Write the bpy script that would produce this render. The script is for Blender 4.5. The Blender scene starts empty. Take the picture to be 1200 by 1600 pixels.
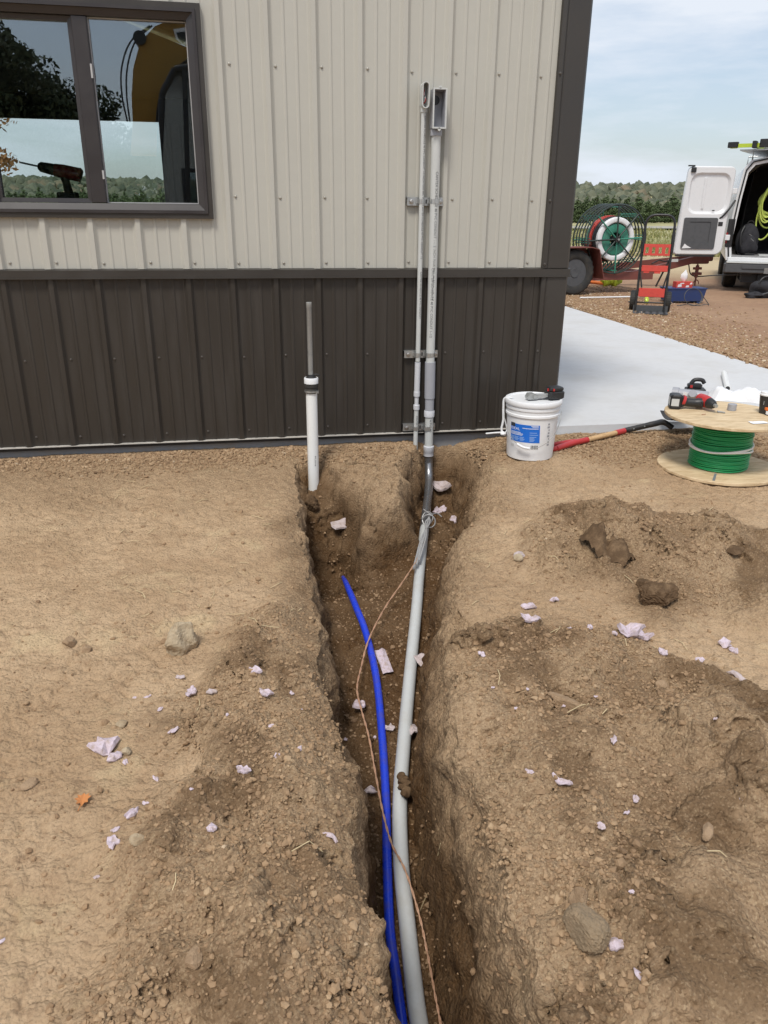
import bpy, math, random
import numpy as np
from mathutils import Vector, Matrix, Quaternion
random.seed(7); np.random.seed(7)
PI = math.pi
SC = bpy.context.scene
COL = SC.collection

# ---------------------------------------------------------------- camera, world, sun, exposure
FPX = 1205.0                                   # focal length in photo pixels (1200 x 1600)
yaw, pitch, roll = (math.radians(a) for a in (10.448, 21.362, .576))
CP = np.array([1.1318, -4.3498, 1.2291])
fw = np.array([math.sin(yaw)*math.cos(pitch), math.cos(yaw)*math.cos(pitch), -math.sin(pitch)])
r0 = np.array([math.cos(yaw), -math.sin(yaw), 0.]); u0 = np.cross(r0, fw)
rt = r0*math.cos(roll)+u0*math.sin(roll); up = -r0*math.sin(roll)+u0*math.cos(roll)
cam = bpy.data.cameras.new('camera'); co = bpy.data.objects.new('camera', cam); COL.objects.link(co)
cam.sensor_fit = 'VERTICAL'; cam.sensor_height = 24; cam.lens = 24*FPX/1600; cam.clip_start = .05; cam.clip_end = 3000
co.matrix_world = Matrix(((rt[0], up[0], -fw[0], CP[0]), (rt[1], up[1], -fw[1], CP[1]), (rt[2], up[2], -fw[2], CP[2]), (0, 0, 0, 1)))
SC.camera = co
SUN_EL, SUN_AZ = math.radians(58), math.radians(-150)      # azimuth from +Y towards +X: high, behind and left of the camera
SC.world = bpy.data.worlds.new('World'); SC.world.use_nodes = True
wt = SC.world.node_tree; wt.nodes.clear()
def wn(t, **k):
    n = wt.nodes.new(t)
    for a, b in k.items(): setattr(n, a, b)
    return n
sky = wn('ShaderNodeTexSky', sky_type='NISHITA', sun_disc=False, sun_elevation=SUN_EL, sun_rotation=SUN_AZ)
sky.air_density = 1.0; sky.dust_density = 2.0
b1 = wn('ShaderNodeBackground'); b1.inputs[1].default_value = .115
b2 = wn('ShaderNodeBackground'); b2.inputs[0].default_value = (.79, .85, .94, 1); b2.inputs[1].default_value = .80
wmix = wn('ShaderNodeMixShader'); wo = wn('ShaderNodeOutputWorld')
tc = wn('ShaderNodeTexCoord'); mp = wn('ShaderNodeMapping'); mp.inputs['Scale'].default_value = (1.3, 1.3, 6.5)
nz = wn('ShaderNodeTexNoise'); nz.inputs['Scale'].default_value = 2.1; nz.inputs['Detail'].default_value = 7; nz.inputs['Roughness'].default_value = .58
rmp = wn('ShaderNodeValToRGB'); rmp.color_ramp.elements[0].position = .40; rmp.color_ramp.elements[0].color = (.34,)*3+(1,)
rmp.color_ramp.elements[1].position = .62; rmp.color_ramp.elements[1].color = (1.,)*3+(1,)
for a, b in ((tc.outputs['Generated'], mp.inputs[0]), (mp.outputs[0], nz.inputs['Vector']), (nz.outputs['Fac'], rmp.inputs[0]), (sky.outputs[0], b1.inputs[0]),
             (rmp.outputs[0], wmix.inputs[0]), (b1.outputs[0], wmix.inputs[1]), (b2.outputs[0], wmix.inputs[2]), (wmix.outputs[0], wo.inputs[0])):
    wt.links.new(a, b)
sl = bpy.data.lights.new('sun', 'SUN'); sl.energy = 2.0; sl.angle = math.radians(14); sl.color = (1, .95, .87)
so = bpy.data.objects.new('sun', sl); COL.objects.link(so)
sdir = Vector((math.sin(SUN_AZ)*math.cos(SUN_EL), math.cos(SUN_AZ)*math.cos(SUN_EL), math.sin(SUN_EL)))
so.rotation_euler = sdir.to_track_quat('Z', 'Y').to_euler()
SC.view_settings.view_transform = 'Standard'; SC.view_settings.look = 'None'; SC.view_settings.exposure = 0.35; SC.view_settings.gamma = 1
SC.view_settings.use_curve_mapping = False
SC.cycles.max_bounces = 6; SC.cycles.diffuse_bounces = 3; SC.cycles.transparent_max_bounces = 12; SC.cycles.use_denoising = True; SC.cycles.sampling_pattern = 'BLUE_NOISE'; SC.cycles.sample_clamp_indirect = 4; SC.cycles.caustics_reflective = False

# ---------------------------------------------------------------- measuring the photograph: a pixel is turned into a real point
def ray(x, y): return fw+rt*((x-600)/FPX)-up*((y-800)/FPX)
def atZ(x, y, z): d = ray(x, y); return Vector(CP+d*((z-CP[2])/d[2]))
def atY(x, y, Y): d = ray(x, y); return Vector(CP+d*((Y-CP[1])/d[1]))
def atD(x, y, D): return Vector(CP+ray(x, y)*D)

# ---------------------------------------------------------------- objects
def tag(o, label, cat, group=None, kind=None):
    if label: o['label'] = label
    if cat: o['category'] = cat
    if group: o['group'] = group
    if kind: o['kind'] = kind
    return o
def thing(name, label, cat, loc=(0, 0, 0), group=None):
    o = bpy.data.objects.new(name, None); COL.objects.link(o); o.location = loc; o.empty_display_size = .05
    return tag(o, label, cat, group)
def wloc(o):
    v = Vector((0, 0, 0))
    while o: v = v+o.location; o = o.parent
    return v
SPLIT = {'tail_lamp_pocket', 'tail_light', 'slot', 'grip', 'hinge', 'gable_wall', 'latch', 'foot', 'toe_plate_rib', 'release_button', 'latch_lever', 'cage_bar', 'brace', 'bar_cap', 'crossbar_hook', 'sash_clip', 'zip_pull', 'tongue', 'rim_edge', 'roof_rack', 'sticker_strip', 'pack_strap', 'rear_door_frame', 'arm', 'hydraulic_hose', 'cylinder', 'trim_strip', 'battery_label'}
class MB:
    """collects shapes (in world space, through the optional matrix) and links them as ONE mesh object"""
    def __init__(s, M=None): s.v = []; s.f = []; s.M = M
    def add(s, vs, fs, M=None):
        n = len(s.v)
        for p in vs:
            p = Vector(p)
            if M is not None: p = M @ p
            if s.M is not None: p = s.M @ p
            s.v.append(p)
        for f in fs: s.f.append(tuple(i+n for i in f))
        return s
    def box(s, a, b, M=None, bev=0):
        (x0, y0, z0), (x1, y1, z1) = a, b
        if x0 > x1: x0, x1 = x1, x0
        if y0 > y1: y0, y1 = y1, y0
        if z0 > z1: z0, z1 = z1, z0
        if bev <= 0:
            vs = [(x, y, z) for z in (z0, z1) for y in (y0, y1) for x in (x0, x1)]
            return s.add(vs, [(0, 2, 3, 1), (4, 5, 7, 6), (0, 1, 5, 4), (2, 6, 7, 3), (0, 4, 6, 2), (1, 3, 7, 5)], M)
        b_ = bev; vs = []; fs = []
        def oct_(z, i):
            return [(x0+b_+i, y0+i, z), (x1-b_-i, y0+i, z), (x1-i, y0+b_+i, z), (x1-i, y1-b_-i, z), (x1-b_-i, y1-i, z), (x0+b_+i, y1-i, z), (x0+i, y1-b_-i, z), (x0+i, y0+b_+i, z)]
        for z, i in ((z0, b_*.6), (z0+b_*.6, 0), (z1-b_*.6, 0), (z1, b_*.6)): vs += oct_(z, i)
        fs.append(tuple(range(7, -1, -1))); fs.append(tuple(range(24, 32)))
        for k in range(3):
            for j in range(8): fs.append((k*8+j, k*8+(j+1) % 8, k*8+8+(j+1) % 8, k*8+8+j))
        return s.add(vs, fs, M)
    def tube(s, pts, r, n=10, cap=True, closed=False, M=None):
        P = [Vector(p) for p in pts]; m = len(P); R = r if hasattr(r, '__len__') else [r]*m
        vs = []; fs = []; u = None
        for i in range(m):
            if closed: t = P[(i+1) % m]-P[i-1]
            else: t = P[min(i+1, m-1)]-P[max(i-1, 0)]
            if t.length < 1e-9: t = Vector((0, 0, 1))
            t.normalize()
            if u is None: u = t.orthogonal().normalized()
            u = u-t*u.dot(t)
            if u.length < 1e-6: u = t.orthogonal()
            u.normalize(); w = t.cross(u)
            for k in range(n):
                a = 2*PI*k/n; vs.append(P[i]+(u*math.cos(a)+w*math.sin(a))*R[i])
        for i in range(m if closed else m-1):
            j = (i+1) % m
            for k in range(n): fs.append((i*n+k, i*n+(k+1) % n, j*n+(k+1) % n, j*n+k))
        if cap and not closed: fs.append(tuple(range(n-1, -1, -1))); fs.append(tuple(range((m-1)*n, m*n)))
        return s.add(vs, fs, M)
    def cyl(s, a, b, r, n=16, r2=None, cap=True, M=None): return s.tube([a, b], [r, r if r2 is None else r2], n, cap, False, M)
    def lathe(s, prof, n=32, c=(0, 0, 0), M=None, closed=False):
        """profile of (radius, height) turned about the vertical through c"""
        vs = []; fs = []; m = len(prof)
        for r, z in prof:
            for k in range(n): a = 2*PI*k/n; vs.append((c[0]+r*math.cos(a), c[1]+r*math.sin(a), c[2]+z))
        for i in range(m if closed else m-1):
            j = (i+1) % m
            for k in range(n): fs.append((i*n+k, i*n+(k+1) % n, j*n+(k+1) % n, j*n+k))
        if not closed:
            if prof[0][0] > 1e-6: fs.append(tuple(range(n-1, -1, -1)))
            if prof[-1][0] > 1e-6: fs.append(tuple(range((m-1)*n, m*n)))
        return s.add(vs, fs, M)
    def prism(s, poly, y0, y1, M=None):
        """polygon of (x, z) extruded along y"""
        n = len(poly); vs = [(x, y0, z) for x, z in poly]+[(x, y1, z) for x, z in poly]
        fs = [tuple(range(n)), tuple(range(2*n-1, n-1, -1))]+[(i, i+n, (i+1) % n+n, (i+1) % n) for i in range(n)]
        return s.add(vs, fs, M)
    def slab(s, poly, z0, z1, M=None):
        """polygon of (x, y) extruded along z"""
        n = len(poly); vs = [(x, y, z0) for x, y in poly]+[(x, y, z1) for x, y in poly]
        fs = [tuple(range(n-1, -1, -1)), tuple(range(n, 2*n))]+[(i, (i+1) % n, (i+1) % n+n, i+n) for i in range(n)]
        return s.add(vs, fs, M)
    def blob(s, c, r, seed=0, amp=.25, sub=2, M=None):
        rr = r if hasattr(r, '__len__') else (r, r, r)
        V, F = ico(sub); rnd = random.Random(seed)
        ks = [(Vector((rnd.gauss(0, 1), rnd.gauss(0, 1), rnd.gauss(0, 1)))*1.6, rnd.uniform(0, 6.3)) for _ in range(7)]
        vs = []
        for v in V:
            d = 1+amp*sum(math.sin(k.dot(v)*1.3+p) for k, p in ks)/3.0
            vs.append((c[0]+v.x*rr[0]*d, c[1]+v.y*rr[1]*d, c[2]+v.z*rr[2]*d))
        return s.add(vs, F, M)
    def rock(s, c, r, seed=0, planes=9, sub=4, M=None):
        """a sphere cut by random planes: an angular stone"""
        rr = r if hasattr(r, '__len__') else (r, r, r); rnd = random.Random(seed); V, F = ico(sub)
        pl = [(Vector((rnd.gauss(0, 1), rnd.gauss(0, 1), rnd.gauss(0, 1))).normalized(), rnd.uniform(.62, .9)) for _ in range(planes)]
        vs = []
        for v in V:
            q = v.copy()
            for n_, d in pl:
                e = q.dot(n_)-d
                if e > 0: q -= n_*e*.92
            q *= 1+.035*math.sin(q.x*17+seed)*math.sin(q.y*19)*math.sin(q.z*13+1)+.03*math.sin(q.x*31+q.y*27+seed)*math.sin(q.z*29-q.x*21)+rnd.uniform(-.012, .012)
            vs.append((c[0]+q.x*rr[0], c[1]+q.y*rr[1], c[2]+q.z*rr[2]))
        return s.add(vs, F, M)
    def build(s, name, mat, parent=None, smooth=None):
        if name in SPLIT:
            up_ = list(range(len(s.v)))
            def root(i):
                while up_[i] != i: up_[i] = up_[up_[i]]; i = up_[i]
                return i
            for f in s.f:
                for i in f[1:]: up_[root(i)] = root(f[0])
            groups = {}
            for f in s.f: groups.setdefault(root(f[0]), []).append(f)
            for fs in groups.values():
                ids = sorted({i for f in fs for i in f}); ix = {i: k for k, i in enumerate(ids)}; q = MB(); q.v = [s.v[i] for i in ids]; q.f = [tuple(ix[i] for i in f) for f in fs]; o = q._build(name, mat, parent, smooth)
            return o
        return s._build(name, mat, parent, smooth)
    def _build(s, name, mat, parent=None, smooth=None):
        me = bpy.data.meshes.new(name); off = wloc(parent) if parent else Vector((0, 0, 0))
        me.from_pydata([tuple(v-off) for v in s.v], [], s.f); me.materials.append(mat); me.update()
        if smooth:
            me.polygons.foreach_set('use_smooth', [True]*len(me.polygons))
            try: me.set_sharp_from_angle(angle=math.radians(smooth))
            except Exception: pass
        o = bpy.data.objects.new(name, me); COL.objects.link(o)
        if parent: o.parent = parent
        return o
_ico = {}
def ico(sub):
    if sub in _ico: return _ico[sub]
    t = (1+5**.5)/2
    V = [Vector(v).normalized() for v in ((-1, t, 0), (1, t, 0), (-1, -t, 0), (1, -t, 0), (0, -1, t), (0, 1, t), (0, -1, -t), (0, 1, -t), (t, 0, -1), (t, 0, 1), (-t, 0, -1), (-t, 0, 1))]
    F = [(0, 11, 5), (0, 5, 1), (0, 1, 7), (0, 7, 10), (0, 10, 11), (1, 5, 9), (5, 11, 4), (11, 10, 2), (10, 7, 6), (7, 1, 8), (3, 9, 4), (3, 4, 2), (3, 2, 6), (3, 6, 8), (3, 8, 9), (4, 9, 5), (2, 4, 11), (6, 2, 10), (8, 6, 7), (9, 8, 1)]
    for _ in range(sub):
        mid = {}; G = []
        def m(a, b):
            k = (min(a, b), max(a, b))
            if k not in mid: V.append(((V[a]+V[b])/2).normalized()); mid[k] = len(V)-1
            return mid[k]
        for a, b, c in F:
            x, y, z = m(a, b), m(b, c), m(c, a); G += [(a, x, z), (b, y, x), (c, z, y), (x, y, z)]
        F = G
    _ico[sub] = (V, F); return V, F
def spline(pts, n=8):
    """Catmull-Rom through the points"""
    P = [Vector(p) for p in pts]; P = [P[0]*2-P[1]]+P+[P[-1]*2-P[-2]]; out = []
    for i in range(1, len(P)-2):
        a, b, c, d = P[i-1:i+3]
        for k in range(n):
            t = k/n; out.append(.5*((2*b)+(c-a)*t+(2*a-5*b+4*c-d)*t*t+(3*b-a-3*c+d)*t**3))
    out.append(P[-2]); return out
def TM(loc, rz=0, rx=0, ry=0): return Matrix.Translation(Vector(loc)) @ Matrix.Rotation(rz, 4, 'Z') @ Matrix.Rotation(ry, 4, 'Y') @ Matrix.Rotation(rx, 4, 'X')
def text_mesh(body, size, extrude=0):
    cu = bpy.data.curves.new('t', 'FONT'); cu.body = body; cu.size = size; cu.extrude = extrude; cu.resolution_u = 2
    ob = bpy.data.objects.new('t', cu); COL.objects.link(ob)
    dg = bpy.context.evaluated_depsgraph_get(); me = bpy.data.meshes.new_from_object(ob.evaluated_get(dg))
    V = [v.co.copy() for v in me.vertices]; F = [tuple(p.vertices) for p in me.polygons]
    bpy.data.objects.remove(ob); bpy.data.curves.remove(cu); bpy.data.meshes.remove(me)
    return V, F

# ---------------------------------------------------------------- materials
def nodes(name):
    m = bpy.data.materials.new(name); m.use_nodes = True; t = m.node_tree
    return m, t, t.nodes['Principled BSDF']
def L(t, a, b): t.links.new(a, b)
def N(t, k, **kw):
    n = t.nodes.new(k)
    for a, b in kw.items():
        if a in n.inputs: n.inputs[a].default_value = b
        else: setattr(n, a, b)
    return n
def mix_rgb(t, fac, a, b, mode='MIX'):
    n = N(t, 'ShaderNodeMix', data_type='RGBA', blend_type=mode)
    for i, v in ((0, fac), (6, a), (7, b)):
        if hasattr(v, 'links'): L(t, v, n.inputs[i])
        else: n.inputs[i].default_value = v if i == 0 else (tuple(v)+(1,))[:4]
    return n.outputs[2]
def noise(t, scale, detail=4, rough=.55, vec=None, stretch=None):
    tc_ = N(t, 'ShaderNodeTexCoord'); src = tc_.outputs['Object']
    if stretch:
        m = N(t, 'ShaderNodeMapping'); m.inputs['Scale'].default_value = stretch; L(t, src, m.inputs[0]); src = m.outputs[0]
    n = N(t, 'ShaderNodeTexNoise', Scale=scale, Detail=detail, Roughness=rough); L(t, src, n.inputs['Vector']); return n.outputs['Fac']
def ramp(t, fac, p0, p1, c0=0., c1=1.):
    n = N(t, 'ShaderNodeMapRange', interpolation_type='SMOOTHSTEP'); L(t, fac, n.inputs[0])
    for i, v in ((1, p0), (2, p1), (3, c0), (4, c1)): n.inputs[i].default_value = v
    return n.outputs[0]
def bump(t, bs, h, strength=.4, dist=.01, prev=None):
    b = N(t, 'ShaderNodeBump', Strength=strength, Distance=dist); L(t, h, b.inputs['Height'])
    if prev is not None: L(t, prev, b.inputs['Normal'])
    L(t, b.outputs[0], bs.inputs['Normal']); return b.outputs[0]
def plain(name, col, rough=.5, metal=0., dirt=.12, scale=14., dcol=None, bmp=0., bscale=120., stretch=None, spec=.5, streak=None):
    """base colour with uneven wear: blotches, fine grain, optional dust colour"""
    m, t, bs = nodes(name); a = noise(t, scale, 5, .6, stretch=stretch)
    d = dcol if dcol else tuple(c*.62 for c in col)
    c = mix_rgb(t, ramp(t, a, .42, .75, 0, dirt*2.2), col, d)
    f = noise(t, scale*9, 3, .6, stretch=stretch)
    c = mix_rgb(t, ramp(t, f, .35, .75, 0, dirt), c, tuple(x*.7 for x in col))
    L(t, c, bs.inputs['Base Color']); bs.inputs['Metallic'].default_value = metal
    L(t, ramp(t, a, .3, .8, max(.03, rough-.07), min(1, rough+.12)), bs.inputs['Roughness'])
    bs.inputs['Specular IOR Level'].default_value = spec
    if bmp: bump(t, bs, noise(t, bscale, 4), bmp, .004)
    return m
M = {}
M['siding'] = plain('siding_tan', (.485, .473, .42), .42, dirt=.05, scale=2.2, bmp=.04, bscale=16, spec=.4)
M['wainscot'] = plain('siding_dark', (.040, .034, .028), .42, dirt=.16, scale=5, dcol=(.066, .056, .046), stretch=(4, 4, .35), spec=.45)
M['trim'] = plain('trim_dark', (.042, .037, .032), .38, dirt=.1, scale=4, dcol=(.062, .056, .049), spec=.5)
M['winframe'] = plain('window_vinyl', (.036, .031, .031), .38, dirt=.12, scale=6, dcol=(.06, .055, .052))
M['gasket'] = plain('gasket', (.45, .45, .45), .5)
M['rawedge'] = plain('raw_edge', (.55, .52, .47), .55, dirt=.3, scale=9)
M['black'] = plain('black_plastic', (.022, .022, .023), .45, dirt=.1)
M['rubber'] = plain('rubber', (.026, .026, .025), .75, dirt=.25, scale=9, dcol=(.10, .085, .065))
M['blackmetal'] = plain('black_paint', (.02, .02, .021), .4, dirt=.2, dcol=(.07, .06, .05))
M['galv'] = plain('galvanised', (.52, .53, .52), .42, .85, dirt=.3, scale=30, dcol=(.30, .31, .31))
M['steelpipe'] = plain('steel_pipe', (.40, .41, .40), .45, .45, dirt=.3, scale=25, dcol=(.26, .26, .25))
M['elbow'] = plain('elbow_steel', (.30, .31, .33), .30, .75, dirt=.3, scale=12, dcol=(.20, .18, .15))
M['pvcgrey'] = plain('pvc_light_grey', (.56, .575, .56), .42, dirt=.10, scale=8, dcol=(.40, .40, .36))
M['pvcpale'] = plain('pvc_pale', (.60, .61, .64), .42, dirt=.08, scale=8)
M['pvcmid'] = plain('pvc_mid_grey', (.36, .37, .40), .45, dirt=.1, scale=8)
M['pvcdark'] = plain('pvc_dark_grey', (.20, .22, .25), .5, dirt=.1)
M['pvcwhite'] = plain('pvc_white', (.84, .85, .83), .35, dirt=.05, scale=7, dcol=(.62, .56, .47))
M['white'] = plain('white_plastic', (.80, .81, .82), .42, dirt=.07, scale=9, dcol=(.60, .56, .50))
M['bag'] = plain('white_film', (.80, .81, .83), .3, dirt=.03)
M['blue'] = plain('label_blue', (.012, .16, .66), .4, dirt=.03)
M['hose'] = plain('hose_blue', (.018, .058, .66), .30, dirt=.30, scale=26, dcol=(.075, .07, .26))
M['ink'] = plain('ink', (.04, .045, .05), .6, dirt=.2)
M['inkwhite'] = plain('ink_white', (.80, .82, .85), .5, dirt=0)
M['inkfaint'] = plain('ink_faint', (.30, .48, .82), .5, dirt=0)
M['red'] = plain('red_plastic', (.50, .035, .035), .4, dirt=.2, dcol=(.36, .05, .04))
M['redbar'] = plain('red_bar', (.62, .07, .05), .45, dirt=.2)
M['rust'] = plain('oxide_red_paint', (.20, .062, .048), .55, dirt=.3, scale=6, dcol=(.12, .05, .04))
M['green'] = plain('green_insulation', (.012, .30, .095), .38, dirt=.10, scale=10)
M['reelgreen'] = plain('reel_green', (.045, .25, .17), .45, dirt=.25, dcol=(.09, .17, .13))
M['reeldark'] = plain('reel_dark', (.035, .05, .045), .5, dirt=.25)
M['navy'] = plain('navy_steel', (.028, .06, .19), .4, dirt=.2, dcol=(.06, .07, .12))
M['vanwhite'] = plain('van_paint', (.74, .75, .76), .3, dirt=.05, scale=3, dcol=(.6, .57, .52))
M['vandark'] = plain('van_lining', (.035, .033, .034), .7, dirt=.2)
M['vangrey'] = plain('van_trim', (.085, .088, .093), .6, dirt=.2)
M['vanfloor'] = plain('van_floor', (.30, .30, .30), .7, dirt=.4)
M['lamp'] = plain('tail_lamp', (.28, .02, .02), .2, dirt=0)
M['lime'] = plain('lime_plastic', (.52, .66, .06), .4, dirt=.1)
M['limehose'] = plain('lime_hose', (.50, .60, .12), .45, dirt=.1)
M['orange'] = plain('orange_plastic', (.80, .20, .04), .5)
M['cloth'] = plain('black_cloth', (.025, .025, .03), .9, dirt=.3, scale=20, bmp=.4, bscale=60)
M['concrete'] = plain('concrete', (.60, .605, .61), .8, dirt=.16, scale=2.2, dcol=(.46, .44, .40), bmp=.18, bscale=60)
M['foundation'] = plain('foundation', (.25, .26, .275), .85, dirt=.25, scale=5, dcol=(.30, .25, .19), bmp=.3, bscale=40)
M['interior'] = plain('interior', (.05, .05, .052), .8)
M['foam'] = plain('foam', (.63, .535, .595), .9, dirt=.5, scale=70, dcol=(.44, .34, .29), bmp=.7, bscale=110)
M['foamdirty'] = plain('foam_dirty', (.55, .47, .47), .9, dirt=.35, scale=40, dcol=(.36, .27, .20), bmp=.7, bscale=110)
M['stone'] = plain('stone', (.37, .255, .155), .95, dirt=.45, scale=30, dcol=(.24, .155, .088), bmp=1., bscale=120)
M['stonegrey'] = plain('stone_pale', (.46, .37, .25), .95, dirt=.4, scale=30, dcol=(.33, .235, .14), bmp=1., bscale=120)
M['rockdark'] = plain('rock_brown', (.25, .185, .115), .95, dirt=.4, scale=30, dcol=(.34, .24, .145), bmp=1., bscale=110)
M['pvcdirty'] = plain('pvc_muddy', (.56, .585, .59), .42, dirt=.16, scale=13, dcol=(.42, .38, .31))
M['damp'] = plain('damp_clod', (.115, .073, .042), 1., dirt=.5, scale=26, dcol=(.21, .138, .08), bmp=1., bscale=60, spec=.1)
M['copper'] = plain('copper_wire', (.56, .33, .21), .5, .1, dirt=.3, scale=60, dcol=(.45, .30, .20))
M['tape'] = plain('frayed_strand', (.46, .46, .46), .5, .3, dirt=.25)
M['leaf'] = plain('oak_leaf', (.55, .22, .07), .7, dirt=.2, scale=40)
M['straw'] = plain('straw', (.62, .50, .30), .8)
M['yellow'] = plain('machine_yellow', (.40, .215, .028), .45, dirt=.15)
M['paper'] = plain('tissue', (.85, .85, .86), .9, dirt=.02)
M['brass'] = plain('zinc_bolt', (.45, .44, .42), .35, .9)
M['shovelblade'] = plain('shovel_blade', (.045, .043, .043), .5, .5, dirt=.4, dcol=(.13, .10, .075))
def wood_mat(name, c0, c1, sc=9, stretch=(1, 14, 14)):
    m, t, bs = nodes(name); a = noise(t, sc, 6, .65, stretch=stretch); b = noise(t, sc*1.7, 4, .6)
    c = mix_rgb(t, ramp(t, a, .35, .7), c0, c1); c = mix_rgb(t, ramp(t, b, .55, .75, 0, .5), c, tuple(x*.6 for x in c0))
    L(t, c, bs.inputs['Base Color']); bs.inputs['Roughness'].default_value = .75; bump(t, bs, a, .25, .003); return m
M['ply'] = wood_mat('plywood', (.70, .55, .35), (.50, .36, .20), 6, (1.4, 7, 7))
M['handlewood'] = wood_mat('ash_wood', (.62, .42, .22), (.50, .31, .15), 8, (2, 20, 20))
m, t, bs = nodes('window_glass'); M['glass'] = m
t.nodes.remove(bs); tr = N(t, 'ShaderNodeBsdfTransparent'); tr.inputs[0].default_value = (.88, .94, .93, 1)
gl = N(t, 'ShaderNodeBsdfGlossy', Roughness=.0); gl.inputs[0].default_value = (.92, .95, 1, 1); fr = N(t, 'ShaderNodeFresnel', IOR=2.25); ms = N(t, 'ShaderNodeMixShader')
L(t, fr.outputs[0], ms.inputs[0]); L(t, tr.outputs[0], ms.inputs[1]); L(t, gl.outputs[0], ms.inputs[2]); L(t, ms.outputs[0], t.nodes['Material Output'].inputs[0])
m, t, bs = nodes('cab_glass'); M['cabglass'] = m
bs.inputs['Base Color'].default_value = (.30, .33, .36, 1); bs.inputs['Metallic'].default_value = .9; bs.inputs['Roughness'].default_value = .02
def foliage_mat(name, a, b, c=None, sc=.6):
    m, t, bs = nodes(name); at = N(t, 'ShaderNodeAttribute', attribute_name='tone')
    cc = mix_rgb(t, at.outputs['Fac'], a, b)
    if c: cc = mix_rgb(t, ramp(t, noise(t, sc, 2), .58, .68), cc, c)
    L(t, cc, bs.inputs['Base Color']); bs.inputs['Roughness'].default_value = .8; bs.inputs['Specular IOR Level'].default_value = .2; return m
M['pine'] = foliage_mat('pine_needles', (.055, .082, .034), (.125, .165, .075))
M['hillwood'] = foliage_mat('hazed_hill_foliage', (.075, .092, .062), (.165, .172, .115), (.20, .165, .11), .05)  # foliage greyed so the distance haze is painted into its colour
M['darktree'] = foliage_mat('dark_foliage', (.034, .044, .022), (.075, .092, .042))
M['oak'] = foliage_mat('autumn_foliage', (.16, .08, .03), (.34, .17, .07))
M['bark'] = plain('bark', (.09, .07, .055), .9, dirt=.3, bmp=.6, bscale=20)
M['grassblade'] = foliage_mat('grass_blades', (.14, .16, .05), (.36, .33, .15))

# soil: the colour follows what the ground is made of (dry crust, loose spoil, dug earth darker with depth, washed gravel)
m, t, bs = nodes('soil'); M['soil'] = m
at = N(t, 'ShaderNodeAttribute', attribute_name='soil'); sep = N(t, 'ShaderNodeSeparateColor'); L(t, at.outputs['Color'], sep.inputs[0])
dark_soil, loose, tone = sep.outputs[0], sep.outputs[1], sep.outputs[2]
n1 = noise(t, 1.7, 6, .62); n2 = noise(t, 17, 6, .65); n3 = noise(t, 130, 5, .7); n4 = noise(t, 420, 3, .7)
def vor(scale):
    tc_ = N(t, 'ShaderNodeTexCoord'); v = N(t, 'ShaderNodeTexVoronoi', Scale=scale, Randomness=1.0); L(t, tc_.outputs['Object'], v.inputs['Vector']); sp_ = N(t, 'ShaderNodeSeparateColor'); L(t, v.outputs['Color'], sp_.inputs[0]); return sp_.outputs[0], v.outputs['Distance']
v1, d1 = vor(95); v2, d2 = vor(230)
c = mix_rgb(t, ramp(t, n1, .36, .66), (.575, .415, .262), (.455, .312, .188))
c = mix_rgb(t, ramp(t, n2, .50, .72, 0, .75), c, (.36, .24, .145))
c = mix_rgb(t, ramp(t, noise(t, 48, 5, .75), .53, .70, 0, .6), c, (.31, .205, .125))
c = mix_rgb(t, ramp(t, noise(t, 4.5, 5, .6), .56, .72, 0, .55), c, (.62, .48, .29))
c = mix_rgb(t, loose, c, (.365, .25, .15))
c = mix_rgb(t, dark_soil, c, (.098, .052, .022))
gt_ = N(t, 'ShaderNodeMath', operation='MULTIPLY_ADD'); L(t, dark_soil, gt_.inputs[0]); gt_.inputs[1].default_value = -.7; gt_.inputs[2].default_value = 1.
gw = N(t, 'ShaderNodeMath', operation='MULTIPLY'); L(t, ramp(t, tone, .55, 1., 0, .55), gw.inputs[0]); L(t, gt_.outputs[0], gw.inputs[1])
c = mix_rgb(t, gw.outputs[0], c, (.50, .36, .21))
c = mix_rgb(t, ramp(t, tone, .45, .0, 0, .40), c, (.20, .125, .068))
gm = N(t, 'ShaderNodeMath', operation='MULTIPLY_ADD'); L(t, loose, gm.inputs[0]); gm.inputs[1].default_value = .75; gm.inputs[2].default_value = .25
def gf(f):
    q = N(t, 'ShaderNodeMath', operation='MULTIPLY'); L(t, f, q.inputs[0]); L(t, gm.outputs[0], q.inputs[1]); return q.outputs[0]
c = mix_rgb(t, gf(ramp(t, v1, .55, 1., 0, .50)), c, (.20, .128, .072))
gl_ = N(t, 'ShaderNodeMath', operation='MULTIPLY_ADD'); L(t, dark_soil, gl_.inputs[0]); gl_.inputs[1].default_value = -.85; gl_.inputs[2].default_value = 1.
gq = N(t, 'ShaderNodeMath', operation='MULTIPLY'); L(t, gf(ramp(t, v2, .74, 1., 0, .6)), gq.inputs[0]); L(t, gl_.outputs[0], gq.inputs[1])
c = mix_rgb(t, gq.outputs[0], c, (.56, .42, .265))
c = mix_rgb(t, gf(ramp(t, v2, .25, .0, 0, .60)), c, (.15, .095, .055))
c = mix_rgb(t, ramp(t, n3, .52, .75, 0, .45), c, (.22, .14, .08))
L(t, c, bs.inputs['Base Color']); bs.inputs['Roughness'].default_value = .95; bs.inputs['Specular IOR Level'].default_value = .12
p = bump(t, bs, n3, .7, .012); p = bump(t, bs, d1, .5, -.010, p); bump(t, bs, v2, .40, .004, p)
m, t, bs = nodes('pebble'); M['pebble'] = m
at = N(t, 'ShaderNodeAttribute', attribute_name='tone'); cr = N(t, 'ShaderNodeValToRGB'); L(t, at.outputs['Fac'], cr.inputs[0])
cr.color_ramp.elements[0].color = (.20, .125, .068, 1); cr.color_ramp.elements[1].color = (.62, .52, .39, 1)
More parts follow.
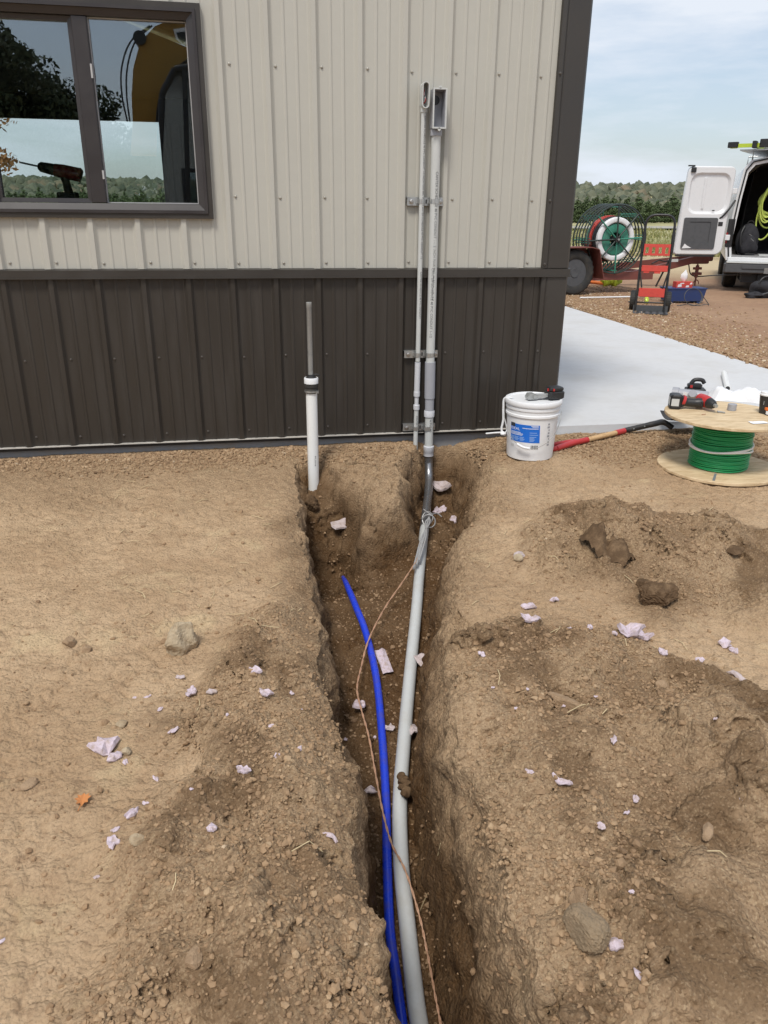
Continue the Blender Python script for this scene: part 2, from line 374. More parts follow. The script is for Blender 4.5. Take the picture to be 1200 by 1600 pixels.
e = cr.color_ramp.elements.new(.45); e.color = (.35, .23, .13, 1); e = cr.color_ramp.elements.new(.85); e.color = (.46, .33, .20, 1)
c = mix_rgb(t, ramp(t, noise(t, 240, 3), .5, .75, 0, .5), cr.outputs[0], (.25, .16, .09)); L(t, c, bs.inputs['Base Color']); bs.inputs['Roughness'].default_value = .9
m, t, bs = nodes('gravel_lot'); M['lot'] = m
n1 = noise(t, .5, 5); n2 = noise(t, 9, 6, .7); n3 = noise(t, 60, 4, .8)
c = mix_rgb(t, ramp(t, n1, .35, .65), (.36, .225, .135), (.29, .17, .10)); c = mix_rgb(t, ramp(t, n2, .45, .7, 0, .6), c, (.20, .12, .075)); c = mix_rgb(t, ramp(t, n3, .55, .75, 0, .7), c, (.46, .34, .23))
gp = N(t, 'ShaderNodeNewGeometry'); sx = N(t, 'ShaderNodeSeparateXYZ'); L(t, gp.outputs['Position'], sx.inputs[0])
add = N(t, 'ShaderNodeMath', operation='MULTIPLY_ADD'); L(t, n1, add.inputs[0]); add.inputs[1].default_value = 5; L(t, sx.outputs[1], add.inputs[2])
c = mix_rgb(t, ramp(t, add.outputs[0], 12.0, 16), c, (.47, .37, .22)); L(t, c, bs.inputs['Base Color']); bs.inputs['Roughness'].default_value = .95; bump(t, bs, n2, .6, .03)
m, t, bs = nodes('field'); M['field'] = m
n1 = noise(t, .12, 6, .6, stretch=(1, 1, 1)); n2 = noise(t, 1.5, 5, .7)
c = mix_rgb(t, ramp(t, n1, .35, .65), (.30, .29, .12), (.42, .37, .20)); c = mix_rgb(t, ramp(t, n2, .5, .7, 0, .6), c, (.17, .19, .07)); L(t, c, bs.inputs['Base Color']); bs.inputs['Roughness'].default_value = 1
M['road'] = plain('gravel_road', (.36, .34, .29), .9)

# ---------------------------------------------------------------- noise for the soil
_G = np.random.RandomState(11).uniform(0, 2*PI, 65536)
def _h(ix, iy, iz=0): return ((ix*73856093) ^ (iy*19349663) ^ (iz*83492791)) & 65535
def perlin(x, y, seed=0):
    x0 = np.floor(x).astype(np.int64); y0 = np.floor(y).astype(np.int64); fx = x-x0; fy = y-y0
    def g(ix, iy, dx, dy): a = _G[_h(ix, iy, seed)]; return np.cos(a)*dx+np.sin(a)*dy
    u = fx**3*(fx*(fx*6-15)+10); v = fy**3*(fy*(fy*6-15)+10)
    a = g(x0, y0, fx, fy)*(1-u)+g(x0+1, y0, fx-1, fy)*u; b = g(x0, y0+1, fx, fy-1)*(1-u)+g(x0+1, y0+1, fx-1, fy-1)*u
    return (a*(1-v)+b*v)*1.5
def fbm(x, y, s, o=4, seed=0, gain=.5):
    r = 0; a = 1; f = 1/s
    for k in range(o): r = r+a*perlin(x*f, y*f, seed+k*7); a *= gain; f *= 2.03
    return r
def value3(x, y, z, seed=0):
    x0, y0, z0 = (np.floor(q).astype(np.int64) for q in (x, y, z)); fx, fy, fz = x-x0, y-y0, z-z0
    u, v, w = (q*q*(3-2*q) for q in (fx, fy, fz)); r = 0
    for i in (0, 1):
        for j in (0, 1):
            for k in (0, 1):
                r = r+_G[_h(x0+i, y0+j, z0+k+seed*31)]/PI*(u if i else 1-u)*(v if j else 1-v)*(w if k else 1-w)
    return r-1
def cells(x, y, size, p, seed):
    """random domes: height (m) and a random tone of the dome on top"""
    wx = x/size+.25*perlin(x/size*1.7, y/size*1.7, seed+91); wy = y/size+.25*perlin(x/size*1.7+9, y/size*1.7, seed+92)
    ix = np.floor(wx).astype(np.int64); iy = np.floor(wy).astype(np.int64); H = np.zeros_like(x); T = np.full_like(x, .5)
    for di in (-1, 0, 1):
        for dj in (-1, 0, 1):
            a = _h(ix+di, iy+dj, seed); r1 = _G[a]/(2*PI); r2 = _G[(a*7+13) & 65535]/(2*PI); r3 = _G[(a*11+5) & 65535]/(2*PI); r4 = _G[(a*17+3) & 65535]/(2*PI)
            dx = wx-(ix+di)-r1; dy = wy-(iy+dj)-r2; rad = .18+.34*r3*r3
            an = np.arctan2(dy, dx); rad = rad*(1+.22*np.cos(an*2+r1*9)+.15*np.cos(an*3+r2*9)); dd_ = rad*rad-dx*dx-dy*dy; h = np.minimum(np.sqrt(np.maximum(dd_, 0)), rad*(.55+.5*(dx*(r3-.5)+dy*(r4-.3))/rad))*size*.78*(r4 < p)*(dd_ > 0)
            b = h > H; H = np.where(b, h, H); T = np.where(b, _G[(a*23+1) & 65535]/(2*PI), T)
    return H, T
def sst(a, b, x): t_ = np.clip((x-a)/(b-a), 0, 1); return t_*t_*(3-2*t_)
def sd_poly(x, y, poly):
    d = np.full_like(x, 1e9); ins = np.zeros(x.shape, bool); n = len(poly)
    for i in range(n):
        (ax, ay), (bx, by) = poly[i], poly[(i+1) % n]; ex, ey = bx-ax, by-ay
        q = np.clip(((x-ax)*ex+(y-ay)*ey)/(ex*ex+ey*ey), 0, 1); d = np.minimum(d, np.hypot(x-ax-ex*q, y-ay-ey*q))
        if ay != by:
            c_ = ((ay > y) != (by > y)) & (x < (bx-ax)*(y-ay)/(by-ay)+ax); ins ^= c_
    return np.where(ins, -d, d)
GS = .045
def gpl(px, py):
    d = ray(px, py); tt = (-.06+GS*CP[1]-CP[2])/(d[2]-GS*d[1]); q = CP+d*tt; return (q[0], q[1])
TY = np.array([-60, -6, -3.4, -2.92, -2.58, -2.36, -2.11, -1.8, -1.42, -1.14, -.66, -.42, 0.])
TZ = np.array([-.95, -.92, -.86, -.765, -.675, -.625, -.565, -.505, -.435, -.415, -.395, -.375, -.37])
FY = np.array([-60, -6, -3.4, -2.9, -2.6, -2.36, -2.1, -1.8, -1.42, -1, -.5, 0]); FX = np.array([1.5, 1.5, 1.548, 1.558, 1.575, 1.605, 1.665, 1.75, 1.875, 2.07, 2.27, 2.36])
RY = np.array([-60, -6, -3.4, -3, -2.82, -2.58, -2.31, -2.1, -1.65, -1.25, -.98, -.27, 0]); RX = np.array([1.60, 1.60, 1.60, 1.595, 1.605, 1.63, 1.68, 1.755, 1.90, 2.05, 2.23, 2.48, 2.50])
def XL(Y): return np.interp(Y, [-60, -2.8, -1.4, -.25, 0], [1.330, 1.340, 1.365, 1.40, 1.42])+.030*perlin(Y*2.3, Y*0+3.3, 5)+.018*perlin(Y*7, Y*0+1.3, 6)+.007*perlin(Y*23, Y*0+1.7, 7)
def XF(Y): return np.interp(Y, FY, FX)+.010*perlin(Y*5, Y*0+7.3, 8)
def XR(Y): return np.interp(Y, RY, RX)+.028*perlin(Y*2.6, Y*0+5.3, 9)+.012*perlin(Y*8, Y*0+2.3, 10)
POLY_L = [gpl(*q) for q in ((455, 925), (400, 955), (350, 1000), (310, 1075), (235, 1120), (250, 1190), (310, 1215), (200, 1290), (165, 1390), (190, 1470), (110, 1560), (60, 1700), (700, 1700), (600, 1400), (545, 1100))]
POLY_R = [gpl(*q) for q in ((690, 985), (740, 1000), (790, 985), (830, 968), (900, 982), (985, 992), (1060, 1035), (1200, 1068), (1400, 1150), (1500, 1700), (800, 1700), (700, 1300))]
POLY_U = [gpl(*q) for q in ((800, 840), (850, 805), (930, 795), (1010, 812), (1100, 830), (1300, 845), (1500, 920), (1300, 1010), (1120, 975), (1020, 975), (950, 935), (860, 925), (815, 890))]
ISL = [(.9, -.10), (1.56, -.11), (1.66, -.28), (1.745, -.52), (1.80, -.76), (1.86, -.78), (1.895, -.55), (1.965, -.28), (2.05, -.11), (2.085, -.03), (2.10, .3), (.9, .3)]
HUMPS = [(gpl(500, 1340), .15, .045), (gpl(330, 1290), .2, .035), (gpl(1150, 1270), .22, .09), (gpl(1000, 1180), .3, .035), (gpl(880, 1060), .25, .03), (gpl(930, 850), .28, .06), (gpl(1120, 880), .3, .05), (gpl(720, 1120), .15, .035), (gpl(400, 1480), .17, .05), (gpl(1050, 1480), .25, .03)]
DIPS = [(gpl(1040, 1290), .13, .05), (gpl(1000, 1105), .16, .03), (gpl(480, 1410), .14, .04), (gpl(700, 985), .10, .10), (gpl(985, 905), .12, .03)]
def ground(X, Y, fine=True):
    X = np.asarray(X, float); Y = np.asarray(Y, float)
    z = -.06+GS*np.maximum(Y, -6)
    z = z+.014*fbm(X, Y, .9, 3, 1)+.004*fbm(X, Y, .16, 3, 2)
    wob = .05*fbm(X, Y, .28, 3, 3)
    pl = sst(.05, -.14, sd_poly(X, Y, POLY_L)+wob); pr_ = sst(.05, -.14, sd_poly(X, Y, POLY_R)+wob); pu = sst(.06, -.16, sd_poly(X, Y, POLY_U)+wob)
    sp = np.maximum(np.maximum(pl, pr_), pu)
    lump = .5+.5*np.clip(fbm(X, Y, .42, 4, 4)*1.3, -1, 1)
    z = z+sp*(.014+.060*lump+.030*np.clip(fbm(X, Y, .20, 3, 6), -.6, .8))
    for (c_, r_, h_) in HUMPS: z = z+1.35*h_*(1+.5*fbm(X, Y, .15, 2, 39))*np.exp(-((X-c_[0])**2+(Y-c_[1])**2)/r_**2)
    for (c_, r_, h_) in DIPS: z = z-h_*np.exp(-((X-c_[0])**2+(Y-c_[1])**2)/r_**2)
    grav = sst(-.42, -.12, Y+.12*fbm(X, Y, .5, 3, 21))*sst(-.9, -.1, Y+.9*(X > 2.6)+.25*(X > 2.6)*fbm(X, Y, .6, 2, 22)+1)
    grav = np.maximum(grav, sst(2.75, 3.05, X)*sst(-.62, -.30, Y+.14*fbm(X, Y, .5, 3, 23)))
    surf = z
    # the trench
    xl, xf, xr = XL(Y), XF(Y), XR(Y)
    sh_ = np.clip((X-(xl-.15))/.15, 0, 1); shoulder = sh_**2.2*(.040+.030*fbm(X, Y, .22, 3, 35))*sst(-.1, -.5, Y); surf = surf-shoulder*(X < xl+.2)
    left = sst(0, 1, (X-xl+.018)/.085)**.8
    tr_ = np.clip((X-xf)/np.maximum(xr+.06-xf, .02), 0, 1)
    right = (1-tr_)**1.75*(1-.35*tr_*(1-tr_))
    di = sd_poly(X, Y, ISL)+.035*fbm(X, Y, .22, 3, 31)
    wid = .13+.10*sst(1.88, 1.74, X); isl = sst(-.03, 1, di/wid)
    isl = np.where(Y < -1.45, 1, isl)
    fl = np.interp(Y, TY, TZ)-.19*sst(1.72, 1.54, X)*sst(-1.25, -.80, Y)*sst(-.45, -.75, Y)-.04*sst(1.85, 1.7, X)*sst(-1.5, -1.15, Y)-.06*sst(-.75, -.35, Y)*sst(1.9, 2.05, X)*sst(-.10, -.2, Y); fl = fl+.022*fbm(X, Y, .25, 4, 33)
    ldep = np.where(X < 1.75, .50+.50*sst(-.38, -.80, Y), 1.0); ldep = ldep*1.0
    depth = np.maximum(surf-fl, 0)*ldep
    cut = left*right*isl*sst(2.62, 2.45, X)*sst(.06, -.13, Y)
    z = surf-depth*cut
    wall = np.clip(cut*(1-cut)*4, 0, 1)
    intr = sst(.05, .35, cut)
    # spoil is damp in patches, the trench darkens with depth, the crust is dry
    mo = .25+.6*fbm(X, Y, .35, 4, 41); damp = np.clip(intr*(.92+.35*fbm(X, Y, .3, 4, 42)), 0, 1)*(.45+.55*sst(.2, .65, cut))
    damp = np.maximum(damp, sp*np.clip(sst(.02, .6, fbm(X, Y, .3, 4, 43))*.62, 0, 1))
    for (c_, r_, h_) in DIPS: damp = np.maximum(damp, .48*np.exp(-((X-c_[0])**2+(Y-c_[1])**2)/(r_*.8)**2))  # hollows get darker towards their middle
    damp = np.maximum(damp, pu*.42*sst(-.3, .4, fbm(X, Y, .4, 3, 45)))
    lo = np.clip(np.maximum(sp*.85, intr*.55), 0, 1)
    edge = sst(.20, .02, np.abs(X-xl)+.05*fbm(X, Y, .2, 3, 36))*sst(.3, -.2, Y+.9); lo = np.maximum(lo, edge*.9); damp = np.maximum(damp, edge*np.clip(.25+.5*fbm(X, Y, .22, 3, 37), 0, .6))
    edr = sst(.22, .0, np.abs(X-xr-.02)+.05*fbm(X, Y, .2, 3, 38))*sst(.2, -.2, Y+.3); lo = np.maximum(lo, edr*.7)
    ish = sst(1.42, 1.50, X)*sst(2.5, 2.3, X)*sst(-1.25, -.95, Y)*sst(-.02, -.12, Y); lo = np.maximum(lo, ish*.8); lo = np.maximum(lo, .65*sst(-1.15, -.25, Y+.45*fbm(X, Y, .5, 4, 46))*sst(3.2, 2.6, X))
    to = np.full_like(X, .5)
    if fine:
        z = z+ish*(.020*np.clip(fbm(X, Y, .10, 4, 58), -.8, .8)+.016*np.abs(perlin(X/.05, Y/.05, 59)))
        for size, p_, sd_ in ((.07, .35, 47), (.036, .5, 48)):
            h_, t_ = cells(X, Y, size, p_, sd_); z = z+h_*ish*.8
        cl = np.clip(np.maximum(np.maximum(sp, intr*.55), edge*.6), 0, 1)*(.45+.55*sst(-.35, .35, fbm(X, Y, .25, 3, 51)))
        for size, p_, sd_, amp in ((.12, .07, 61, .6), (.060, .16, 62, .75), (.032, .34, 63, .9), (.019, .55, 64, 1.), (.011, .75, 67, 1.1)):
            h_, t_ = cells(X, Y, size, p_, sd_); k_ = np.clip(cl*1.25-.08, 0, 1)*amp
            z = z+h_*k_*(1-.6*wall); to = np.where((h_ > .001) & (k_ > .15), .5+(t_-.5)*np.minimum(1, k_*1.3), to)
        z = z+cl*(.010*np.abs(perlin(X/.032, Y/.032, 55))+.007*np.abs(perlin(X/.014, Y/.014, 56))+.02*np.clip(fbm(X, Y, .11, 3, 57), -.5, .5))
        # dry crust: trodden plates, small scuffs
        cr_ = (1-cl)*(1-grav)
        rdg = np.abs(perlin(X/.075+.6*perlin(X*9, Y*9, 77), Y/.05, 71)); z = z+cr_*(.0070*np.minimum(rdg, .35)*3-.003)*(.35+.65*sst(-.3, .4, fbm(X, Y, .6, 2, 72)))
        z = z+cr_*(.0065*fbm(X, Y, .06, 4, 74)+.0030*np.abs(perlin(X/.013, Y/.013, 75)))
        h_, t_ = cells(X, Y, .045, .30, 76); z = z+np.minimum(h_, .006)*cr_*sst(-.1, .5, fbm(X, Y, .4, 2, 78))
        h_, t_ = cells(X, Y, .020, .16, 73); z = z+h_*cr_*.8; to = np.where((h_ > .001) & (cr_ > .3), t_, to)
        for size, sd_ in ((.020, 81), (.013, 82)):
            h_, t_ = cells(X, Y, size, .85, sd_); z = z+h_*grav*.9*(1-intr); to = np.where((h_ > .0008) & (grav > .3) & (intr < .3), .5+(t_-.5)*1.1, to)
        lo = np.maximum(lo, grav*.55)
    return z, np.clip(damp, 0, 1), lo, np.clip(to, 0, 1), wall, sp, grav, cut
def gz(x, y): return float(ground(np.array([x]), np.array([y]))[0][0])
def on(px, py, lift=0.):
    """where the sight line through this pixel of the photograph meets the ground"""
    d = ray(px, py); T = np.linspace(.9, 7.5, 1400); Q = CP[None]+d[None]*T[:, None]
    hit = np.nonzero(Q[:, 2] < ground(Q[:, 0], Q[:, 1], False)[0]+lift)[0]; q = Q[hit[0]] if len(hit) else Q[-1]
    return Vector((q[0], q[1], gz(q[0], q[1])+lift))

# ---------------------------------------------------------------- the ground sheets
def grid_object(name, X, Y, Z, mat, attr=None, kind='structure'):
    nr, nc = X.shape; me = bpy.data.meshes.new(name); nv = nr*nc; nf = (nr-1)*(nc-1)
    me.vertices.add(nv); me.vertices.foreach_set('co', np.stack([X, Y, Z], -1).reshape(-1).astype(np.float32))
    i = np.arange(nr-1)[:, None]*nc+np.arange(nc-1)[None, :]; q = np.stack([i, i+1, i+nc+1, i+nc], -1).reshape(-1)
    me.loops.add(nf*4); me.loops.foreach_set('vertex_index', q.astype(np.int32)); me.polygons.add(nf)
    me.polygons.foreach_set('loop_start', np.arange(0, nf*4, 4, dtype=np.int32)); me.polygons.foreach_set('loop_total', np.full(nf, 4, np.int32))
    me.polygons.foreach_set('use_smooth', np.ones(nf, bool)); me.update(calc_edges=True); me.validate()
    if attr is not None:
        a = me.attributes.new('soil', 'FLOAT_COLOR', 'POINT'); c_ = np.ones((nv, 4), np.float32); c_[:, :3] = attr.reshape(-1, 3); a.data.foreach_set('color', c_.reshape(-1))
    me.materials.append(mat); o = bpy.data.objects.new(name, me); COL.objects.link(o); o['kind'] = kind; return o
def geo(a, b, n, p=2.2): t_ = np.linspace(0, 1, n)**p; return a+(b-a)*t_
ys = np.concatenate([geo(-3.62, -60, 34)[::-1][:-1], np.linspace(-3.62, -2.3, 400)[:-1], np.linspace(-2.3, -1.2, 230)[:-1], np.linspace(-1.2, .03, 200)])
rows = []
for y in ys:
    xl, xf, xr = (float(f_(np.array([y]))[0]) for f_ in (XL, XF, XR))
    rows.append(np.concatenate([geo(-.5, -40, 24)[::-1][:-1], np.linspace(-.5, xl-.025, 370)[:-1], np.linspace(xl-.025, xl+.06, 46)[:-1], np.linspace(xl+.06, xf-.02, 110)[:-1], np.linspace(xf-.02, xr+.10, 80)[:-1],
                                np.linspace(xr+.10, 4.0, 370)[:-1], geo(4.0, 40, 24)]))
GX = np.array(rows); GY = np.repeat(ys[:, None], GX.shape[1], 1)
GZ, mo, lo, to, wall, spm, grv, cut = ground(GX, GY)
# rugged trench faces: push the steep parts about along their normals
nx = -np.gradient(GZ, axis=1)/np.gradient(GX, axis=1); ny = -np.gradient(GZ, axis=0)/np.gradient(GY, axis=0)
nl = np.sqrt(nx*nx+ny*ny+1); nx, ny, nzv = nx/nl, ny/nl, 1/nl
stp = sst(.80, .45, nzv)*sst(-3.7, -3.55, GY)
dsp = sum(a*value3(GX/s, GY/s, GZ/s, k) for k, (s, a) in enumerate(((.17, .024), (.075, .017), (.032, .010), (.014, .005))))
GX2 = GX+nx*dsp*stp; GY2 = np.minimum(GY+ny*dsp*stp, .03); GZ2 = GZ+nzv*dsp*stp
to = np.where(stp > .5, np.clip(.5+value3(GX/.02, GY/.02, GZ/.02, 9)*.38, 0, 1), to)
# a darker band of subsoil shows in the trench faces
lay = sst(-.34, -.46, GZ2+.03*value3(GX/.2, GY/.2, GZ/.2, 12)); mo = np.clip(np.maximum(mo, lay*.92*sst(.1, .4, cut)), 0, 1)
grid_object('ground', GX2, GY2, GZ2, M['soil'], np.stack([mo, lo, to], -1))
print('ground', GX.size)
def zl(y): t_ = np.clip((y-2)/8, 0, 1); return -.06+.07*t_*t_*(3-2*t_)
xs = np.concatenate([np.linspace(-30, 2, 20)[:-1], np.linspace(2, 16, 150)[:-1], np.linspace(16, 60, 30)]); yl = np.concatenate([np.linspace(.03, 12, 130)[:-1], np.linspace(12, 21, 40)])
X_, Y_ = np.meshgrid(xs, yl); Z_ = zl(Y_)+.012*fbm(X_, Y_, 1.1, 4, 101)*sst(.03, .5, Y_)
Z_ = np.where((X_ < 5.8) & (Y_ < 12.3), np.minimum(Z_, -.10)+0*Z_, Z_); grid_object('gravel_lot', X_, Y_, Z_, M['lot'])
def lotz(x, y): return float(zl(y))
def lot(px, py):
    z = 0.
    for _ in range(30): q = atZ(px, py, z); z = .5*z+.5*lotz(q.x, q.y)
    return atZ(px, py, z)
xs = np.linspace(-400, 700, 90); yl = np.concatenate([np.linspace(20.9, 60, 40)[:-1], np.linspace(60, 900, 60)]); X_, Y_ = np.meshgrid(xs, yl)
R_ = np.hypot(X_, Y_)
grid_object('field', X_, Y_, .01+.03*fbm(X_, Y_, 6, 3, 111)*sst(21, 24, Y_)+13*sst(330, 520, R_+25*fbm(X_, Y_, 160, 2, 112)), M['field'])
# far gravel road
mb = MB(); ra, rb = atZ(700, 357.5, .13), atZ(1300, 357.5, .13); dv = (rb-ra); pv = Vector((-dv.y, dv.x, 0)).normalized()*8
nseg = 40
for k in range(nseg+1):
    q = ra+dv*(k/nseg*3-1); mb.v += [q, q+pv]
mb.f = [(2*k, 2*k+2, 2*k+3, 2*k+1) for k in range(nseg)]
for v in mb.v: v.z = .16
o = mb.build('gravel_road', M['road']); o['kind'] = 'structure'
# concrete apron beside the building
mb = MB(); mb.slab([(2.992, .07), (5.55, .055), (5.60, 1.6), (5.68, 5), (5.80, 12.2), (2.992, 12.2)], -.16, -.02)
o = mb.build('concrete_slab', M['concrete']); o['kind'] = 'structure'

# ---------------------------------------------------------------- the steel building
RIB = .2286; XC0, XC1 = 2.824, 2.985; XW = -6.0; HT = 3.1; DEEP = 12.0
WX0, WX1, WZ0, WZ1 = -.075, 1.025, 1.180, 2.125          # the window's outer frame
bld = thing('steel_building', 'tan ribbed steel building with dark brown wainscot and a sliding window', 'building', (1.5, 0, -.06))
def rib_profile(x0, x1):
    """(x, y) along the face: a major rib every nine inches, two minor ribs between"""
    pts = {}
    k0 = int(math.floor(x0/RIB))-1
    for k in range(k0, int(math.ceil(x1/RIB))+2):
        c_ = k*RIB-.042
        for dx, y in ((-.030, 0), (-.024, -.004), (-.011, -.019), (.011, -.019), (.024, -.004), (.030, 0)): pts[c_+dx] = y
        for q in (.083, .146):
            for dx, y in ((-.010, 0), (-.004, -.0042), (.004, -.0042), (.010, 0)): pts[c_+q+dx] = y
    xs_ = sorted(p for p in pts if x0 < p < x1)
    def at_(x):
        a = sorted(pts); import bisect
        i = bisect.bisect(a, x); p, q = a[i-1], a[i]; return pts[p]+(pts[q]-pts[p])*(x-p)/(q-p)
    return [(x0, at_(x0))]+[(x, pts[x]) for x in xs_]+[(x1, at_(x1))]
def siding(name, x0, x1, z0, z1, mat, cuts=None):
    mb = MB(); pr = rib_profile(x0, x1)
    if cuts: pr = sorted(pr+[q for c_ in (cuts[0], cuts[1]) if x0 < c_ < x1 for q in rib_profile(c_-.0005, c_)[1:]+rib_profile(c_, c_+.0005)[:1]])
    for (xa, ya), (xb, yb) in zip(pr, pr[1:]):
        zz = [(z0, z1)]
        if cuts and cuts[0] < (xa+xb)/2 < cuts[1]: zz = [(z0, cuts[2]), (cuts[3], z1)]
        for a, b in zz:
            n = len(mb.v); mb.v += [Vector(q) for q in ((xa, ya, a), (xb, yb, a), (xb, yb, b), (xa, ya, b), (xa, ya+.0012, a), (xb, yb+.0012, a))]
            mb.f += [(n, n+1, n+2, n+3), (n+1, n, n+4, n+5)]
    return mb.build(name, mat, bld, smooth=14)
edges = [-6.0+.0]+[k*RIB*4-.042+.012+RIB*2 for k in range(-6, 4)]
edges = sorted(e for e in edges if XW <= e < XC0-.1)+[XC0+.02]
for a, b in zip(edges, edges[1:]):
    siding('siding_panel', a, b-.0006, .934, HT, M['siding'], (WX0+.02, WX1-.02, WZ0+.02, WZ1-.02))
    siding('wainscot_panel', a, b-.0006, .004, .893, M['wainscot'])
mb = MB()                                                     # raw lower edge of the sheets and a black strip painted as the shadow gap
mb.box((XW, -.022, .000), (XC1-.004, .004, .004)); mb.build('cut_edge', M['rawedge'], bld)
mb = MB(); mb.box((XW, -.004, -.020), (XC1-.002, .018, -.001)); mb.build('shadow_gap_strip', M['black'], bld)
mb = MB()
mb.box((XW, -.030, .892), (XC1+.006, .01, .928)); mb.box((XW, -.034, .886), (XC1+.008, -.028, .892)); mb.add([(XW, -.030, .9285), (XC1+.006, -.030, .9285), (XC1+.006, -.003, .936), (XW, -.003, .936)], [(0, 1, 2, 3)])
mb.build('ledge_trim', M['trim'], bld)
def corner(z0, z1, nm):
    mb = MB(); x0, x1 = XC0, XC1; y = -.024
    pl = [(x0, .0), (x0+.004, y+.006), (x0+.022, y-.004), (x0+.034, y+.004), (x0+.040, y), (x1-.012, y-.001), (x1, y+.010), (x1, .30), (x1-.02, .30), (x1-.02, .02), (x0, .02)]
    mb.slab(pl, z0, z1); return mb.build(nm, M['trim'], bld)
corner(.934, HT, 'corner_trim'); corner(.003, .886, 'corner_trim')
# screws: too small to pick apart singly
mb = MB()
def screw(x, z, y=-.001, r=.0052):
    mb.lathe([(r*1.5, 0), (r*1.5, .0012), (r, .0016), (r, .005), (r*.5, .0062)], 8, M=TM((x, y, z), rx=PI/2))
for k in range(-20, 13):
    x = k*RIB
    for z in (.964, 1.287, 1.886, 2.49):
        if WX0-.03 < x < WX1+.03 and 1.15 < z < 2.15: continue
        if x < XC0-.01: screw(x+random.uniform(-.004, .004), z+random.uniform(-.004, .004))
sc_ = mb.build('screw', plain('screw_tan', (.42, .40, .35), .5, .3), bld); sc_['kind'] = 'stuff'
mb = MB()
for k in range(-20, 13):
    for z in (.470, .052):
        if k*RIB < XC0-.01: screw(k*RIB+random.uniform(-.004, .004), z+random.uniform(-.004, .004), r=.0048)
screw(XC0+.012, .47, -.026); screw(XC0+.012, .955, -.026); screw(XC0+.012, 1.9, -.026); screw(XC0+.012, 1.287, -.026)
sc_ = mb.build('screw', plain('screw_brown', (.10, .09, .08), .4, .3), bld); sc_['kind'] = 'stuff'
mb = MB(); mb.box((XW, .022, -.9), (XC1-.006, .20, -.021)); mb.build('foundation', M['foundation'], bld)
# shell: side and rear walls with the big rear opening, floor and roof
OX0, OX1, OZ1 = -4.6, -.10, 2.75
mb = MB(); mb.box((WX1+.04, .03, -.02), (XC1-.03, .15, HT)); mb.box((XW, .03, -.02), (WX0-.04, .15, HT)); mb.box((WX0-.04, .03, -.02), (WX1+.04, .15, WZ0+.01)); mb.box((WX0-.04, .03, WZ1-.01), (WX1+.04, .15, HT))
mb.build('inner_wall', M['interior'], bld)
mb = MB(); mb.box((XC1-.03, .303, -.02), (XC1-.001, DEEP, HT)); mb.build('side_wall', M['siding'], bld)
mb = MB(); mb.box((XW, .16, -.02), (XW+.03, DEEP, HT)); mb.build('side_wall', M['siding'], bld)
mb = MB(); mb.box((XW, DEEP, -.02), (OX0, DEEP+.15, HT)); mb.box((OX1, DEEP, -.02), (XC1, DEEP+.15, HT)); mb.box((OX0, DEEP, OZ1), (OX1, DEEP+.15, HT)); mb.build('rear_wall', M['interior'], bld)
mb = MB(); mb.box((OX0-.03, DEEP-.04, -.02), (OX0+.05, DEEP-.005, OZ1)); mb.box((OX1-.05, DEEP-.04, -.02), (OX1+.03, DEEP-.005, OZ1)); mb.box((OX0+.052, DEEP-.04, OZ1-.05), (OX1-.052, DEEP-.005, OZ1+.03)); mb.build('rear_door_frame', M['winframe'], bld)
mb = MB(); mb.box((XW+.04, .21, -.10), (XC1-.04, DEEP-.05, -.03)); mb.build('floor', M['foundation'], bld)
mb = MB(); mb.prism([(XW-.3, HT+.01), (-1.5, HT+1.5), (XC1+.3, HT+.01), (XC1+.3, HT+.08), (-1.5, HT+1.6), (XW-.3, HT+.08)], -.25, DEEP+.35); mb.build('roof', M['trim'], bld)
mb = MB(); mb.prism([(XW, HT), (XC1, HT), (-1.5, HT+1.49)], .0, .05); mb.prism([(XW, HT), (XC1, HT), (-1.5, HT+1.49)], DEEP+.05, DEEP+.1); mb.build('gable_wall', M['siding'], bld)
# the window: J trim, mitred frame, sliding sash, mullion, panes
win = thing('window', None, None, (.475, 0, WZ0)); win.parent = bld; win.location = Vector((.475, 0, WZ0))-bld.location
def ring(x0, x1, z0, z1, w, y0, y1, slope=0.):
    """mitred rectangular frame; its inner edge may sit deeper than its outer edge"""
    mb = MB(); o_ = [(x0, z0), (x1, z0), (x1, z1), (x0, z1)]; i_ = [(x0+w, z0+w), (x1-w, z0+w), (x1-w, z1-w), (x0+w, z1-w)]
    vs = [(x, y0, z) for x, z in o_]+[(x, y0+slope, z) for x, z in i_]+[(x, y1, z) for x, z in o_]+[(x, y1, z) for x, z in i_]
    fs = []
    for k in range(4):
        j = (k+1) % 4; fs += [(k, j, 4+j, 4+k), (8+j, 8+k, 12+k, 12+j), (j, k, 8+k, 8+j), (4+k, 4+j, 12+j, 12+k)]
    return mb.add(vs, fs)
def wpart(nm, mb, mt): return mb.build(nm, M[mt], win)
f = MB()
wpart('outer_trim', ring(WX0, WX1, WZ0, WZ1, .024, -.030, .03), 'trim')
wpart('frame', ring(WX0+.0245, WX1-.0245, WZ0+.0245, WZ1-.0245, .014, -.037, .05), 'winframe')
wpart('frame', ring(WX0+.039, WX1-.039, WZ0+.039, WZ1-.039, .030, -.026, .07, .012), 'winframe')
gx0, gx1, gz0, gz1 = WX0+.070, WX1-.070, WZ0+.070, WZ1-.070
mb = MB(); mb.box((.436, -.014, gz0+.001), (.506, .055, gz1-.001), bev=.004); wpart('mullion', mb, 'winframe')
wpart('sash', ring(gx0+.001, .4355, gz0+.001, gz1-.001, .020, .006, .05, .004), 'winframe')
wpart('gasket', ring(.5065, gx1-.0005, gz0+.0005, gz1-.0005, .0045, .012, .03), 'gasket')
mb = MB(); mb.box((gx0+.020, .026, gz0+.020), (.416, .032, gz1-.020)); wpart('pane', mb, 'glass')
